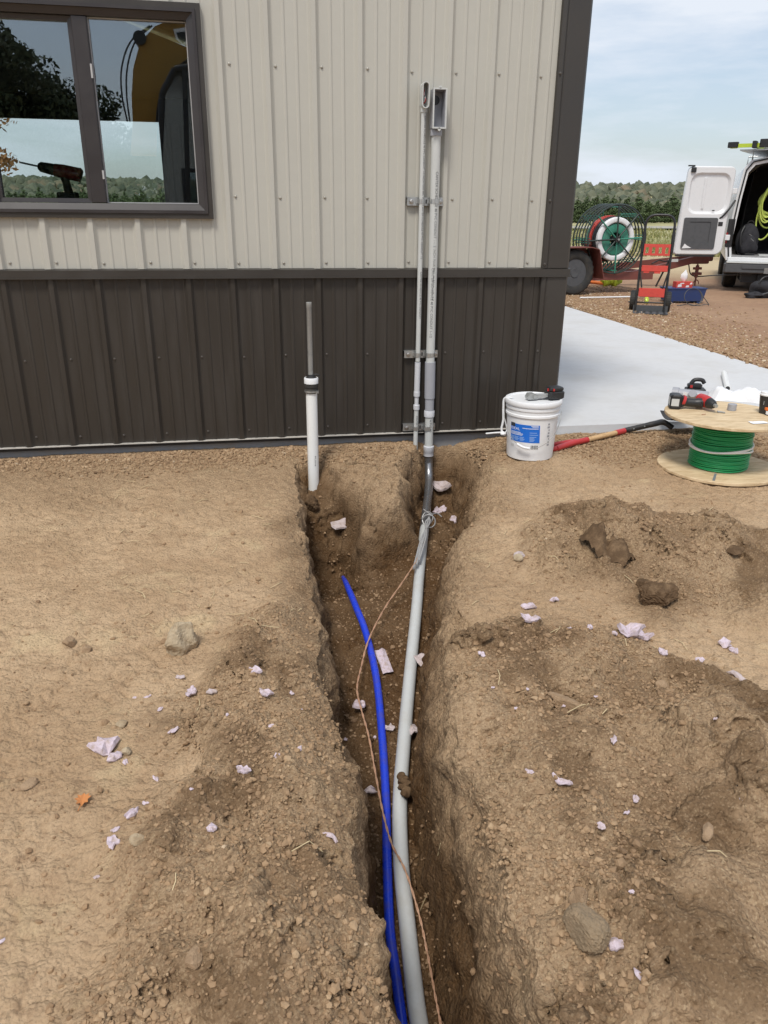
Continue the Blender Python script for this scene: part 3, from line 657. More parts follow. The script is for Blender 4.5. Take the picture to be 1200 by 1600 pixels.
mb = MB(); mb.box((.5105, .024, gz0+.005), (gx1-.005, .030, gz1-.005)); wpart('pane', mb, 'glass')
mb = MB(); mb.box((.500, -.016, 1.80), (.5085, -.010, 1.86)); mb.box((.500, -.016, 1.36), (.5085, -.010, 1.40)); wpart('sash_clip', mb, 'gasket')
mb = MB(); mb.box((WX0-.03, .072, WZ0+.02), (WX1+.03, .30, WZ0+.066)); wpart('inner_sill', mb, 'interior')

# cordless drill standing on the inside sill
dz = WZ0+.066
drill = thing('cordless_drill', 'dark cordless drill standing on the sill inside the window', 'drill', (.30, .19, dz))
D_ = TM((.283, .19, dz))
mb = MB(D_); mb.box((-.045, -.035, 0), (.055, .035, .055), bev=.008); mb.build('battery', M['black'], drill)
mb = MB(D_); mb.tube([(.012, 0, .05), (.004, 0, .10), (.0, 0, .135)], [.022, .019, .024], 12); mb.build('handle', M['black'], drill, 40)
mb = MB(D_); mb.tube([(.085, 0, .135), (.08, 0, .137), (.0, 0, .152), (-.045, 0, .160)], [.026, .034, .034, .030], 16); mb.build('motor_housing', M['lamp'], drill, 40)
mb = MB(D_); mb.tube([(-.046, 0, .160), (-.075, 0, .166), (-.11, 0, .173), (-.122, 0, .175)], [.029, .027, .024, .014], 14); mb.build('chuck', M['black'], drill, 40)
mb = MB(D_); mb.cyl((-.12, 0, .175), (-.205, 0, .192), .0045, 8); mb.build('drill_bit', M['steelpipe'], drill)

# ---------------------------------------------------------------- conduit runs on the wall
def conduit_text(body, x, ytop_z, size, r, cx, cy, parent, tilt=0., ang=0., mat='ink'):
    """lettering running down a vertical pipe, wrapped on its front"""
    V, F = text_mesh(body, size); mb = MB(); vs = []
    for v in V:
        a = ang+(v.y-size*.33)/r; a = a
        vs.append((cx+(r+.0007)*math.sin(a), cy-(r+.0007)*math.cos(a), ytop_z-v.x))
    return mb.add(vs, F).build('printed_text', M[mat], parent)
XB, YB = 2.178, -.052
big = thing('electrical_conduit', 'thick grey conduit from wall box down into the trench and along its floor', 'conduit', (2.19, YB, -.4))
mb = MB(); R1 = .0245
mb.tube([(XB, YB, 1.592), (XB+.004, YB, .9), (XB+.006, YB, .41)], R1, 24); mb.build('riser_pipe', M['pvcgrey'], big, 40)
mb = MB(); mb.cyl((XB+.006, YB, .425), (XB+.009, YB, .215), .0305, 24); mb.build('expansion_sleeve', M['pvcmid'], big, 40)
mb = MB(); mb.cyl((XB+.009, YB, .215), (XB+.010, YB, .13), .0265, 24); mb.build('expansion_barrel', M['pvcmid'], big, 40)
mb = MB(); mb.lathe([(.0265, 0), (.0305, .001), (.0310, .034), (.0295, .037), (.0265, .037)], 24, (XB+.010, YB, .105)); mb.build('coupling', M['pvcpale'], big, 40)
mb = MB(); mb.cyl((XB+.010, YB, .107), (XB+.013, YB, -.09), R1, 24); mb.build('riser_pipe', M['pvcgrey'], big, 40)
mb = MB(); mb.lathe([(.0265, -.03), (.030, -.028), (.030, -.004), (.0315, -.002), (.0315, .03), (.0295, .032), (.0255, .033)], 24, (XB+.013, YB, -.105)); mb.build('coupling', M['pvcpale'], big, 40)
elb = spline([(XB+.013, YB, -.13), (XB+.015, YB-.004, -.19), (XB+.006, YB-.06, -.262), (XB-.028, YB-.19, -.312), (2.098, -.42, -.335), (2.03, -.66, -.362)], 8)
mb = MB(); mb.tube(elb, .0243, 20); mb.build('steel_elbow', M['elbow'], big, 40)
pp = [(2.045, -.61, -.357)]+[tuple(atZ(*q)) for q in ((655, 900, -.385), (651, 950, -.405), (641, 1050, -.47), (632, 1150, -.53), (625, 1250, -.59), (627, 1350, -.645), (637, 1450, -.695), (648, 1550, -.735), (655, 1600, -.755), (672, 1700, -.79))]+[(1.50, -3.6, -.83)]
PIPE = spline(pp, 8)
mb = MB(); mb.tube(PIPE, .0245, 24); mb.build('trench_pipe', M['pvcdirty'], big, 40)
mb = MB(); x0, x1, z0, z1 = XB-.030, XB+.036, 1.622, 1.800                       # open box
mb.box((x0, -.028, z0), (x1, -.022, z1)); mb.box((x0, -.098, z0), (x0+.006, -.0285, z1)); mb.box((x1-.006, -.098, z0), (x1, -.0285, z1)); mb.box((x0+.0065, -.098, z0), (x1-.0065, -.0285, z0+.006)); mb.box((x0+.0065, -.098, z1-.006), (x1-.0065, -.0285, z1))
mb.build('box_body', M['pvcmid'], big)
mb = ring(x0-.003, x1+.003, z0-.003, z1+.003, .007, -.1045, -.0985); mb.cyl((XB+.003, -.1045, z0-.006), (XB+.003, -.092, z0-.006), .008, 10); mb.cyl((XB+.003, -.1045, z1+.006), (XB+.003, -.092, z1+.006), .007, 10); mb.build('box_rim', M['pvcgrey'], big)
mb = MB(); mb.cyl((XB-.004, -.0295, 1.755), (XB-.004, -.0315, 1.755), .022, 20); mb.build('knockout', M['black'], big)
mb = MB(); mb.lathe([(.0255, 0), (.030, .001), (.030, .030), (.0285, .032)], 24, (XB, YB, 1.588)); mb.build('box_hub', M['pvcmid'], big, 40)
conduit_text('CANTEX SCHEDULE 40 PVC CONDUIT 1-1/2 INCH MAX 90C WIRE UL LISTED', 0, 1.42, .019, R1, XB+.002, YB, big, ang=.15)
conduit_text('CANTEX SCHEDULE 40 PVC CONDUIT 1-1/2', 0, .94, .019, R1, XB+.005, YB, big, ang=-.25)
conduit_text('4 PVC 90', 0, .09, .019, R1, XB+.011, YB, big, ang=.1)
XS = 2.110
small = thing('thin_conduit', 'thin grey conduit with a rounded open fitting beside the thick conduit', 'conduit', (XS, YB, -.17))
R2 = .0133
mb = MB(); mb.tube([(XS-.001, YB, 1.700), (XS, YB, .9), (XS+.001, YB, .43)], R2, 16); mb.build('riser_pipe', M['pvcgrey'], small, 40)
mb = MB(); mb.tube([(XS+.001, YB, .425), (XS+.0, YB, .245)], [.0165, .0165], 16); mb.build('expansion_sleeve', M['pvcpale'], small, 40)
mb = MB(); mb.cyl((XS, YB, .26), (XS, YB, .12), .0125, 16); mb.build('expansion_barrel', M['pvcpale'], small, 40)
for zz in (.228, .150):
    mb = MB(); mb.lathe([(.0135, 0), (.018, .001), (.0183, .027), (.0165, .029), (.0135, .029)], 18, (XS, YB, zz)); mb.build('coupling', M['pvcpale'], small, 40)
mb = MB(); mb.cyl((XS, YB, .155), (XS-.001, YB, -.40), R2, 16); mb.build('lower_pipe', M['pvcgrey'], small, 40)
def stadium(w, h, n=8): return [(w*math.cos(a), h+w*math.sin(a)) for a in np.linspace(0, PI, n)]+[(w*math.cos(a), -h+w*math.sin(a)) for a in np.linspace(PI, 2*PI, n)]
so_, si_ = stadium(.0185, .042), stadium(.0135, .042); zc = 1.771; n = len(so_)
mb = MB(); vs = [(XS+x, -.092, zc+z) for x, z in so_]+[(XS+x, -.092, zc+z) for x, z in si_]+[(XS+x, -.030, zc+z) for x, z in so_]+[(XS+x, -.038, zc+z) for x, z in si_]
fs = []
for k in range(n):
    j = (k+1) % n; fs += [(k, j, n+j, n+k), (j, k, 2*n+k, 2*n+j), (n+k, n+j, 3*n+j, 3*n+k)]
fs += [tuple(range(2*n, 3*n)), tuple(range(4*n-1, 3*n-1, -1))]
mb.add(vs, fs).build('fitting_body', M['pvcgrey'], small, 40)
mb = MB(); mb.lathe([(.0135, 0), (.0175, .001), (.0175, .022)], 16, (XS, YB, 1.695)); mb.build('fitting_hub', M['pvcgrey'], small, 40)
for k, mt in enumerate(('red', 'white', 'black')):
    mb = MB(); mb.tube(spline([(XS-.004+.004*k, -.05, 1.735), (XS+.005-.004*k, -.066, 1.75+.006*k), (XS-.004+.003*k, -.062, 1.775), (XS+.002, -.052, 1.80)], 5), .0028, 6); mb.build('wire', M[mt], small, 40)
conduit_text('CANTEX SCHEDULE 40 PVC CONDUIT 1/2 INCH MAX 90C WIRE CANTEX SCHEDULE 40 PVC CONDUIT 1/2', 0, 1.68, .0145, R2, XS, YB, small, ang=.35)
conduit_text('CANTEX SCHEDULE 40 PVC CONDUIT', 0, .92, .0145, R2, XS, YB, small, ang=.35)
conduit_text('CANTEX 1/2', 0, .115, .0145, R2, XS, YB, small, ang=.1)
# strut straps
def strap(z, label, dx=0.):
    root = thing('strut_bracket', label, 'bracket', (2.135+dx, -.02, z), 'strut brackets holding the conduits')
    x0, x1 = 2.038+dx, 2.232+dx; h = .0205
    mb = MB(); mb.box((x0, -.026, z-h), (x1, -.0215, z+h)); mb.box((x0, -.0213, z-h), (x1, -.0002, z-h+.003)); mb.box((x0, -.0213, z+h-.003), (x1, -.0002, z+h)); mb.build('channel', M['galv'], root)
    mb = MB(); mb.box((2.128+dx, -.0272, z-.010), (2.149+dx, -.0262, z+.010)); mb.box((2.207+dx, -.0272, z-.010), (2.212+dx, -.0262, z+.010)); mb.build('slot', M['black'], root)
    for cx, r in ((XS, R2+.0005), (XB+.004, R1+.0005)):
        mb = MB(); w = .0115; pts = []
        for k in range(15):
            a = PI*1.02*(k/14)-.03; pts.append((cx-(r+.0015)*math.cos(a), YB-(r+.0015)*math.sin(a)*1.0))
        pts = [(cx-r-.0015, -.027)]+pts+[(cx+r+.0015, -.027)]
        ins = [(cx+(px-cx)*.9, YB+(py-YB)*.9) for px, py in pts]
        vs = [(px, py, z-w) for px, py in pts]+[(px, py, z+w) for px, py in pts]
        n = len(pts); vs += [(px-.0, py+.0, z-w) for px, py in ins]+[(px, py, z+w) for px, py in ins]
        fs = []
        for k in range(n-1): fs += [(k, k+1, n+k+1, n+k), (2*n+k+1, 2*n+k, 3*n+k, 3*n+k+1), (k+1, k, 2*n+k, 2*n+k+1), (n+k, n+k+1, 3*n+k+1, 3*n+k)]
        mb.add(vs, fs); mb.box((cx-r-.013, -.030, z-.010), (cx-r-.0016, -.0263, z+.010)); mb.box((cx+r+.0016, -.030, z-.010), (cx+r+.013, -.0263, z+.010)); mb.build('pipe_clamp', M['galv'], root)
    for bx in (x0+.022, x1-.014):
        mb = MB(); mb.lathe([(.0145, 0), (.0145, .0015), (.009, .002), (.009, .007), (.006, .0085)], 12, M=TM((bx, -.0265, z), rx=PI/2)); mb.build('bolt', M['brass'], root)
strap(1.275, 'top galvanised bracket holding both conduits on the tan siding')
strap(.466, 'galvanised bracket above the grey couplings on the dark wainscot')
strap(.036, 'lowest galvanised bracket just above the concrete foundation')

# ---------------------------------------------------------------- white standpipe with galvanised pipe on top
YP = -.30; pt, pb = atY(487, 612, YP), atY(490, 756, YP); XP = (pt.x+pb.x)/2
sp_ = thing('standpipe', 'white plastic pipe with black rubber coupling and thin galvanised pipe', 'pipe', (XP, YP, pb.z))
zt = pt.z
mb = MB(); mb.lathe([(.0265, zt), (.0301, zt), (.0301, pb.z-.14), (.0265, pb.z-.14)], 24, (XP, YP, 0), closed=True); mb.build('white_pipe', M['pvcwhite'], sp_, 40)
conduit_text('PVC SCH 40', 0, -.02, .011, .0301, XP, YP, sp_, ang=.3)
mb = MB(); mb.lathe([(.0302, zt-.006), (.0365, zt-.004), (.0365, zt+.012), (.033, zt+.015), (.033, zt+.024), (.0365, zt+.027), (.0368, zt+.044), (.033, zt+.048), (.027, zt+.075), (.016, zt+.082), (.014, zt+.082)], 24, (XP, YP, 0)); mb.build('rubber_coupling', M['rubber'], sp_, 40)
mb = MB(); mb.lathe([(.0370, zt+.046), (.0378, zt+.046), (.0378, zt+.072), (.0355, zt+.076)], 24, (XP, YP, 0)); mb.build('white_band', M['white'], sp_, 40)
mb = MB(); mb.lathe([(.0368, zt+.0), (.0376, zt+.0), (.0376, zt+.009), (.0368, zt+.009)], 24, (XP, YP, 0), closed=True); mb.box((XP+.020, YP-.042, zt-.001), (XP+.034, YP-.026, zt+.010)); mb.build('band_clamp', M['galv'], sp_, 40)
mb = MB(); mb.lathe([(.030, zt+.0762), (.018, zt+.084), (.0165, zt+.092), (.0134, zt+.093)], 20, (XP, YP, 0)); mb.tube([(XP+.016, YP, zt+.09), (XP+.03, YP-.004, zt+.093), (XP+.045, YP-.004, zt+.085)], .0035, 6); mb.build('coupling_collar', M['black'], sp_, 40)
ztop = atY(482, 472, YP).z
mb = MB(); mb.lathe([(.0133, zt+.06), (.0133, ztop-.03), (.0145, ztop-.028), (.0145, ztop-.002), (.012, ztop), (.010, ztop), (.010, ztop-.03)], 18, (XP-.002, YP, 0)); mb.build('galvanised_pipe', M['steelpipe'], sp_, 40)

# ---------------------------------------------------------------- things lying in the trench
hp = [tuple(atZ(*q)) for q in ((536, 902, -.47), (541, 912, -.40), (556, 948, -.385), (572, 990, -.415), (588, 1060, -.47), (597, 1150, -.535), (603, 1250, -.60), (605, 1350, -.65), (609, 1450, -.70), (618, 1520, -.73))]+[(1.440, -3.12, -.78), (1.43, -3.6, -.83)]
HOSE = spline(hp, 8)
mb = MB(); mb.tube(HOSE, [.009+.0055*min(1, k/12) for k in range(len(HOSE))], 18)
tag(mb.build('water_pipe', M['hose'], None, 40), 'bright blue water pipe lying along the trench floor', 'water pipe')
wp = [atZ(667, 834, -.33), atZ(655, 868, -.325), atZ(632, 905, -.34), atZ(600, 952, -.375), atZ(576, 1000, -.40), atZ(565, 1040, -.445), atZ(558, 1076, -.455), atZ(565, 1110, -.475), atZ(576, 1150, -.50), atZ(587, 1210, -.54), atZ(598, 1268, -.57), atZ(612, 1318, -.60), atZ(634, 1362, -.608), atZ(655, 1430, -.665), atZ(668, 1490, -.715), atZ(679, 1550, -.725), atZ(690, 1610, -.74), atZ(704, 1720, -.76)]
W_ = spline(wp, 10)
wr = thing('tracer_wire', 'twisted copper coloured wire looping over the blue and grey pipes', 'wire', tuple(wp[8]))
for s_ in (0, PI):
    pts = []
    for i, q in enumerate(W_):
        a = i*.95+s_; tdir = (W_[min(i+1, len(W_)-1)]-W_[max(i-1, 0)]).normalized(); u = tdir.orthogonal().normalized(); w = tdir.cross(u); pts.append(q+(u*math.cos(a)+w*math.sin(a))*.0020)
    mb = MB(); mb.tube(pts, .0020, 6); mb.build('strand', M['copper'], wr, 60)
kn = atZ(669, 812, -.315)
tie = thing('pulling_grip', 'frayed grey strands tied around the conduit where the copper wire starts', 'wire grip', tuple(kn))
for k, q in enumerate(((646, 888), (651, 882), (655, 876))):
    e_ = atZ(q[0], q[1], -.335+.004*k); mb = MB(); mb.tube(spline([kn+Vector((.006*k, 0, .018)), kn+Vector((-.008-.012*k, -.07, .012)), e_*.5+kn*.5+Vector((.006*k, 0, .022)), e_], 6), [.0045]*18+[.0065], 7); mb.build('strand', M['tape'], tie, 60)
mb = MB(); mb.tube([kn+Vector((.032*math.cos(a), .012*math.sin(a)+.03*math.cos(a*.5), .032*math.sin(a))) for a in np.linspace(0, 4*PI, 40)], .004, 6); mb.build('lashing', M['tape'], tie, 60)
mb = MB(); mb.tube(spline([kn+Vector((-.02, .03, .05)), kn+Vector((.01, -.01, .035)), kn+Vector((.05, .01, .03)), kn+Vector((.075, .0, .012))], 6), .0028, 6); mb.build('loose_end', M['tape'], tie, 60)

# ---------------------------------------------------------------- bucket, its tool, the shovel, the spool
bk = on(838, 722); BX, BY, BZ = bk.x, bk.y+.115, bk.z-.006
bucket = thing('bucket', 'white plastic bucket with lid and blue label beside the building corner', 'bucket', (BX, BY, BZ))
RB, RT, HB = .128, .148, .33
mb = MB(); prof = [(RB-.006, 0), (RB, .004)]+[(RB+(RT-RB)*z/HB, z) for z in np.linspace(.02, .240, 8)]+[(.1465, .242), (.1495, .246), (.1495, .257), (.1455, .261), (.1460, .278), (.1505, .283), (.1505, .294), (.147, .298), (.147, .312)]
mb.lathe(prof, 56, (BX, BY, BZ)); mb.build('bucket_body', M['white'], bucket, 30)
mb = MB(); mb.lathe([(.1475, .326), (.1555, .327), (.1575, .333), (.1575, .346), (.1545, .3525), (.148, .3545), (.143, .3535), (.141, .348), (.10, .3475), (.0, .3475)], 56, (BX, BY, BZ-.022)); mb.build('lid', M['white'], bucket, 30)
def on_bucket(mb_vs, th0, z0):
    """(u, v) on the bucket's side, u metres round from the angle th0, v metres up from z0"""
    out = []
    for u, v in mb_vs:
        z = z0+v; r = RB+(RT-RB)*z/HB+.0012; a = th0+u/r; out.append((BX+r*math.cos(a), BY+r*math.sin(a), BZ+z))
    return out
thc = math.atan2(CP[1]-BY, CP[0]-BX); LBL0, LBLW, LBLZ, LBLH = thc-.128/.14, .176, .108, .100
def curved_rect(u0, u1, v0, v1, lift, mt, nm, nu=14, parent=bucket, rr=.0):
    mb = MB(); g = [(u0+(u1-u0)*i/nu, v) for v in (v0, v1) for i in range(nu+1)]; pts = on_bucket(g, LBL0, LBLZ)
    if lift:
        pts = [(BX+(x-BX)*(1+lift/.14), BY+(y-BY)*(1+lift/.14), z) for x, y, z in pts]
    mb.add(pts, [(i, i+1, nu+2+i, nu+1+i) for i in range(nu)]); return mb.build(nm, M[mt], parent, 30)
lb = curved_rect(0, LBLW, 0, LBLH, 0, 'blue', 'label')
curved_rect(.002, .034, .083, .1035, .0006, 'ink', 'label_patch')
def bucket_text(s, size, u, v, mt, sx=1.):
    V, F = text_mesh(s, size); pts = on_bucket([(u+p.x*sx, v+p.y) for p in V], LBL0, LBLZ); pts = [(BX+(x-BX)*1.007, BY+(y-BY)*1.007, z) for x, y, z in pts]
    return MB().add(pts, F).build('label_text', M[mt], bucket)
bucket_text('IDEAL', .022, .004, .066, 'inkwhite', 1.05)
for u, v, w in ((.128, .094, .040), (.135, .087, .034), (.080, .079, .088), (.004, .052, .066), (.004, .045, .080), (.004, .038, .076), (.120, .056, .04), (.120, .044, .046), (.120, .032, .036)): curved_rect(u, u+w, v, v+.0032, .0006, 'inkwhite' if v > .07 or u < .01 else 'inkfaint', 'print_line', 5)
for u in (.004, .032, .064, .12):
    for k in range(5): curved_rect(u, u+.022+.004*(k % 3), .008+k*.0048, .0105+k*.0048, .0006, 'inkfaint', 'print_line', 3)
for k in range(9): curved_rect(.128+k*.0045, .128+k*.0045+(.0026 if k % 3 else .0014), -.036, -.014, .0002, 'ink', 'bar', 1)
for k in range(4): curved_rect(.004+k*.006, .007+k*.006, -.034, -.018, .0002, 'pvcgrey', 'bar', 1)
for k in range(8): curved_rect(.222+.004*(k % 3), .238, -.02+k*.017, -.010+k*.017, .0002, 'pvcmid', 'print_line', 2)
mb = MB(); hp_ = []
for a in np.linspace(0, 1, 15):
    th = thc+PI/2*(-1)*(1-2*a); r = .157; sag = math.sin(PI*a); hp_.append((BX+r*math.cos(th)*(1+.02*sag), BY+r*math.sin(th)*(1+.02*sag), BZ+.264-.18*sag))
mb.tube(spline(hp_, 3), .0016, 6); mb.build('wire_handle', M['galv'], bucket, 60)
mb = MB(); mid = hp_[6:9]; mb.tube(spline([(x+(x-BX)*.02, y+(y-BY)*.02, z) for x, y, z in (hp_[5], hp_[6], hp_[7])], 3), .0068, 10); mb.build('handle_grip', M['white'], bucket, 40)
# white cord hanging from the lid with a knot
mb = MB(); ca = thc-1.45; cx, cy = BX+.160*math.cos(ca), BY+.160*math.sin(ca)
mb.tube(spline([(BX+.12*math.cos(ca+.25), BY+.12*math.sin(ca+.25), BZ+.335), (cx, cy, BZ+.323), (cx-.004, cy, BZ+.27), (cx-.001, cy-.003, BZ+.20), (cx-.008, cy-.003, BZ+.15), (cx, cy-.008, BZ+.125)], 6), .0065, 8)
mb.blob((cx+.004, cy-.012, BZ+.125), (.017, .014, .014), 5, .3); mb.tube(spline([(cx, cy-.01, BZ+.13), (cx-.04, cy-.005, BZ+.128), (cx-.09, cy+.02, BZ+.118)], 5), .005, 8)
mb.tube(spline([(cx, cy-.01, BZ+.12), (cx+.02, cy-.012, BZ+.14), (cx+.012, cy-.012, BZ+.18), (cx, cy-.004, BZ+.22)], 5), .004, 8)
tag(mb.build('cord', M['white'], None, 50), 'knotted white cord hanging down the side of the bucket', 'cord')
LT = BZ+.3326
tl = thing('battery_tool', 'battery tool with grey metal jaws lying on the bucket lid', 'power tool', (BX+.05, BY-.01, LT))
T_ = TM((BX+.105, BY-.035, LT), rz=.16)
mb = MB(T_); mb.box((-.047, -.034, .001), (.047, .040, .042), bev=.009); mb.box((-.043, -.030, .042), (.042, .036, .064), bev=.009); mb.build('battery', M['black'], tl)
mb = MB(T_); mb.box((-.0485, -.008, .044), (-.040, .000, .058)); mb.box((-.030, -.0353, .047), (-.022, -.0305, .060)); mb.build('release_button', M['red'], tl)
T2 = TM((BX+.07, BY-.03, LT), rz=PI+.10)
mb = MB(T2); mb.box((.0, -.024, .003), (.075, -.006, .020), bev=.004); mb.box((.0, .008, .010), (.082, .022, .030), bev=.004, M=Matrix.Rotation(-.18, 4, 'Z')); mb.build('arm', M['galv'], tl)
mb = MB(T2); mb.prism([(.072, .0), (.125, .001), (.13, .016), (.12, .034), (.09, .034), (.072, .022)], -.022, .016); mb.cyl((.09, -.028, .018), (.09, .022, .018), .010, 12); mb.build('jaw', M['steelpipe'], tl)

a, b, c_, d_, e_ = on(866, 699, .018), on(916, 688, .022), on(962, 677, .024), on(976, 673, .026), on(1024, 662, .06)
bl = Vector((e_.x+.13, e_.y-.02, e_.z-.015))
sh = thing('shovel', 'shovel with red and wood handle and black blade lying on the gravel', 'shovel', tuple(c_))
mb = MB(); mb.tube([b, c_], .0155, 14); mb.build('wood_shaft', M['handlewood'], sh, 40)
mb = MB(); mb.tube(spline([b+(c_-b)*.02, b, a+(b-a)*.55, a+Vector((.0, -.028, .0))], 5), [.0185]*4+[.0178]*12, 12); mb.tube(spline([b+(a-b)*.1, a+(b-a)*.5+Vector((0, .02, .004)), a+Vector((0, .035, .004))], 5), .0145, 12)
mb.cyl(a+Vector((-.09, -.05, 0)), a+Vector((-.09, .075, .0)), .014, 12); mb.tube([a+Vector((0, -.028, 0)), a+Vector((-.09, -.045, 0))], .0165, 12); mb.tube([a+Vector((0, .035, .004)), a+Vector((-.09, .07, 0))], .0145, 12); mb.build('d_grip', M['red'], sh, 40)
mb = MB(); mb.tube([c_, d_], .0175, 14); mb.build('red_collar', M['red'], sh, 40)
mb = MB(); mb.tube(spline([d_, d_*.5+e_*.5, e_, e_+Vector((.06, .008, .004)), bl+Vector((-.02, 0, -.012))], 6), [.0175]*10+[.0185]*9+[.017]*6, 14); mb.build('socket', M['blackmetal'], sh, 40)
for q in (.25, .6):
    mb = MB(); w_ = d_*(1-q)+e_*q; mb.cyl(w_+Vector((0, -.0165, .005)), w_+Vector((0, -.0195, .006)), .0045, 8); mb.build('rivet', M['galv'], sh)
mb = MB(); nb, nw = 9, 9; vs = []; th_ = .003
ax = (bl-e_).normalized(); ax = Vector((ax.x, ax.y, 0)).normalized(); sd_ = Vector((-ax.y, ax.x, 0))
for s_ in (0, 1):
    for i in range(nb):
        u = i/(nb-1); w_ = .105*(1 if u < .6 else math.cos((u-.6)/.4*1.35)**.6)
        for j in range(nw):
            v = -1+2*j/(nw-1); q = e_+ax*(.06+.25*u)+sd_*(w_*v)+Vector((0, 0, .0+.028*v*v-.075*u+.018*math.sin(u*3)+s_*th_)); vs.append(q+Vector((0, 0, .028)) if 1 else q)
fs = []
for s_ in (0, 1):
    o_ = s_*nb*nw
    for i in range(nb-1):
        for j in range(nw-1): q = (o_+i*nw+j, o_+i*nw+j+1, o_+(i+1)*nw+j+1, o_+(i+1)*nw+j); fs.append(q if s_ else q[::-1])
mb.add(vs, fs).build('blade', M['shovelblade'], sh, 40)

# spool of green wire
sb = on(1117, 763); SX, SY = on(1118, 733).x, on(1118, 733).y-.01; SZ = gz(SX, SY)+.012; RS = .318; HS = .275; RD = .152; TF = .016
spool = thing('wire_spool', 'plywood cable spool of green wire standing on its flange', 'spool', (SX, SY, SZ))
def flange(z, seed):
    mb = MB(); rnd = random.Random(seed); n = 64; top = []; bot = []
    rr = [RS*(1+.004*math.sin(5*a+seed)+.003*rnd.uniform(-1, 1)) for a in np.linspace(0, 2*PI, n, endpoint=False)]
    rings = []
    for zz, k in ((z, .994), (z+.002, 1), (z+TF-.002, 1), (z+TF, .994)): rings.append([(SX+rr[i]*k*math.cos(2*PI*i/n), SY+rr[i]*k*math.sin(2*PI*i/n), SZ+zz) for i in range(n)])
    for r_ in rings: mb.v += [Vector(q) for q in r_]
    for k in range(3): mb.f += [(k*n+i, k*n+(i+1) % n, (k+1)*n+(i+1) % n, (k+1)*n+i) for i in range(n)]
    mb.f += [tuple(range(n-1, -1, -1)), tuple(range(3*n, 4*n))]; return mb.build('flange', M['ply'], spool, 40)
flange(0, 1); flange(TF+HS, 2)
mb = MB(); mb.cyl((SX, SY, SZ+TF), (SX, SY, SZ+TF+HS), RD-.03, 32); mb.build('core', M['ply'], spool, 40)
nw_ = 30; pitch_ = HS*.97/nw_
for lay_, rr_ in ((0, RD-.009), (1, RD)):
    mb = MB(); pts = []
    for i in range(nw_*36+1):
        a = 2*PI*i/36; tz = i/36
        rr2 = rr_+.0016*math.sin(tz*2.1+lay_)+.0014*math.sin(a+tz); zz = TF+pitch_*.5+pitch_*tz+.0024*math.sin(a*1+tz*.9)+.0013*math.sin(2*a+tz*2.2)
        pts.append((SX+rr2*math.cos(a), SY+rr2*math.sin(a), SZ+min(max(zz, TF+.005), TF+HS-.005)))
    mb.tube(pts, pitch_*.53, 7); mb.build('wire_winding', M['green'], spool, 60)
for k, (z0, amp) in enumerate(((.128, .016), (.104, .010))):
    mb = MB(); pts = []
    for i in range(73):
        a = 2*PI*i/72; pts.append((SX+(RD+.0095)*math.cos(a), SY+(RD+.0095)*math.sin(a), SZ+TF+z0+amp*math.sin(a*1+1.1+k*2.3)+.004*math.sin(3*a)))
    mb.tube(pts, .0058, 7, closed=True); mb.build('tie_cord', M['pvcwhite'], spool, 60)
mb = MB(); fa = math.atan2(CP[1]-SY, CP[0]-SX)-.02
mb.add([(SX+(r)*math.cos(fa+o2), SY+r*math.sin(fa+o2), SZ+TF+.0012) for r, o2 in ((.17, -.02), (.17, .05), (.30, .025), (.30, -.02))], [(0, 1, 2, 3)]); mb.build('ink_mark', M['pvcdark'], spool)
ZT = SZ+2*TF+HS
def sp_xy(px, py, dz=0.): q = atZ(px, py, ZT+dz); return q
# impact driver on its side
q = sp_xy(1085, 640); ID = thing('impact_driver', 'red and black impact driver lying on top of the spool', 'power tool', tuple(q))
q0, q1 = sp_xy(1050, 637), sp_xy(1122, 641); axv = (q1-q0); rz_ = math.atan2(axv.y, axv.x); I_ = TM((q0.x, q0.y, ZT), rz=rz_)
ln = axv.length
mb = MB(I_); mb.box((-.020, -.045, .001), (.040, .035, .080), bev=.010); mb.box((.038, -.035, .012), (.050, .028, .070), bev=.005); mb.build('battery', M['black'], ID)
mb = MB(I_); mb.box((-.0215, -.030, .020), (-.0195, .022, .062)); mb.box((-.014, -.0465, .020), (.026, -.0449, .060)); mb.build('battery_label', M['pvcgrey'], ID)
mb = MB(I_); mb.tube(spline([(.04, -.004, .042), (.075, -.004, .036), (.12, -.002, .035), (.155, .0, .036)], 4), [.030]*3+[.024]*6+[.027]*4, 14); mb.build('handle', M['black'], ID, 40)
mb = MB(I_); mb.tube([(.046, -.004, .044), (.062, -.004, .040)], [.034, .029], 14); mb.build('base_collar', M['red'], ID, 40)
mb = MB(I_); mb.tube(spline([(.150, .060, .046), (.158, .042, .046), (.176, .0, .044), (.188, -.028, .043)], 5), [.020]+[.031]*5+[.033]*6+[.029]*4, 16); mb.build('motor_housing', M['red'], ID, 40)
mb = MB(I_); mb.tube([(.187, -.026, .043), (.199, -.052, .042), (.206, -.066, .041)], [.030, .025, .016], 16); mb.build('nose', M['black'], ID, 40)
mb = MB(I_); mb.cyl((.205, -.064, .041), (.214, -.084, .040), .010, 12); mb.build('bit_holder', M['steelpipe'], ID, 40)
mb = MB(I_); mb.box((.140, -.030, .020), (.158, -.012, .050), bev=.006); mb.build('trigger', M['black'], ID)
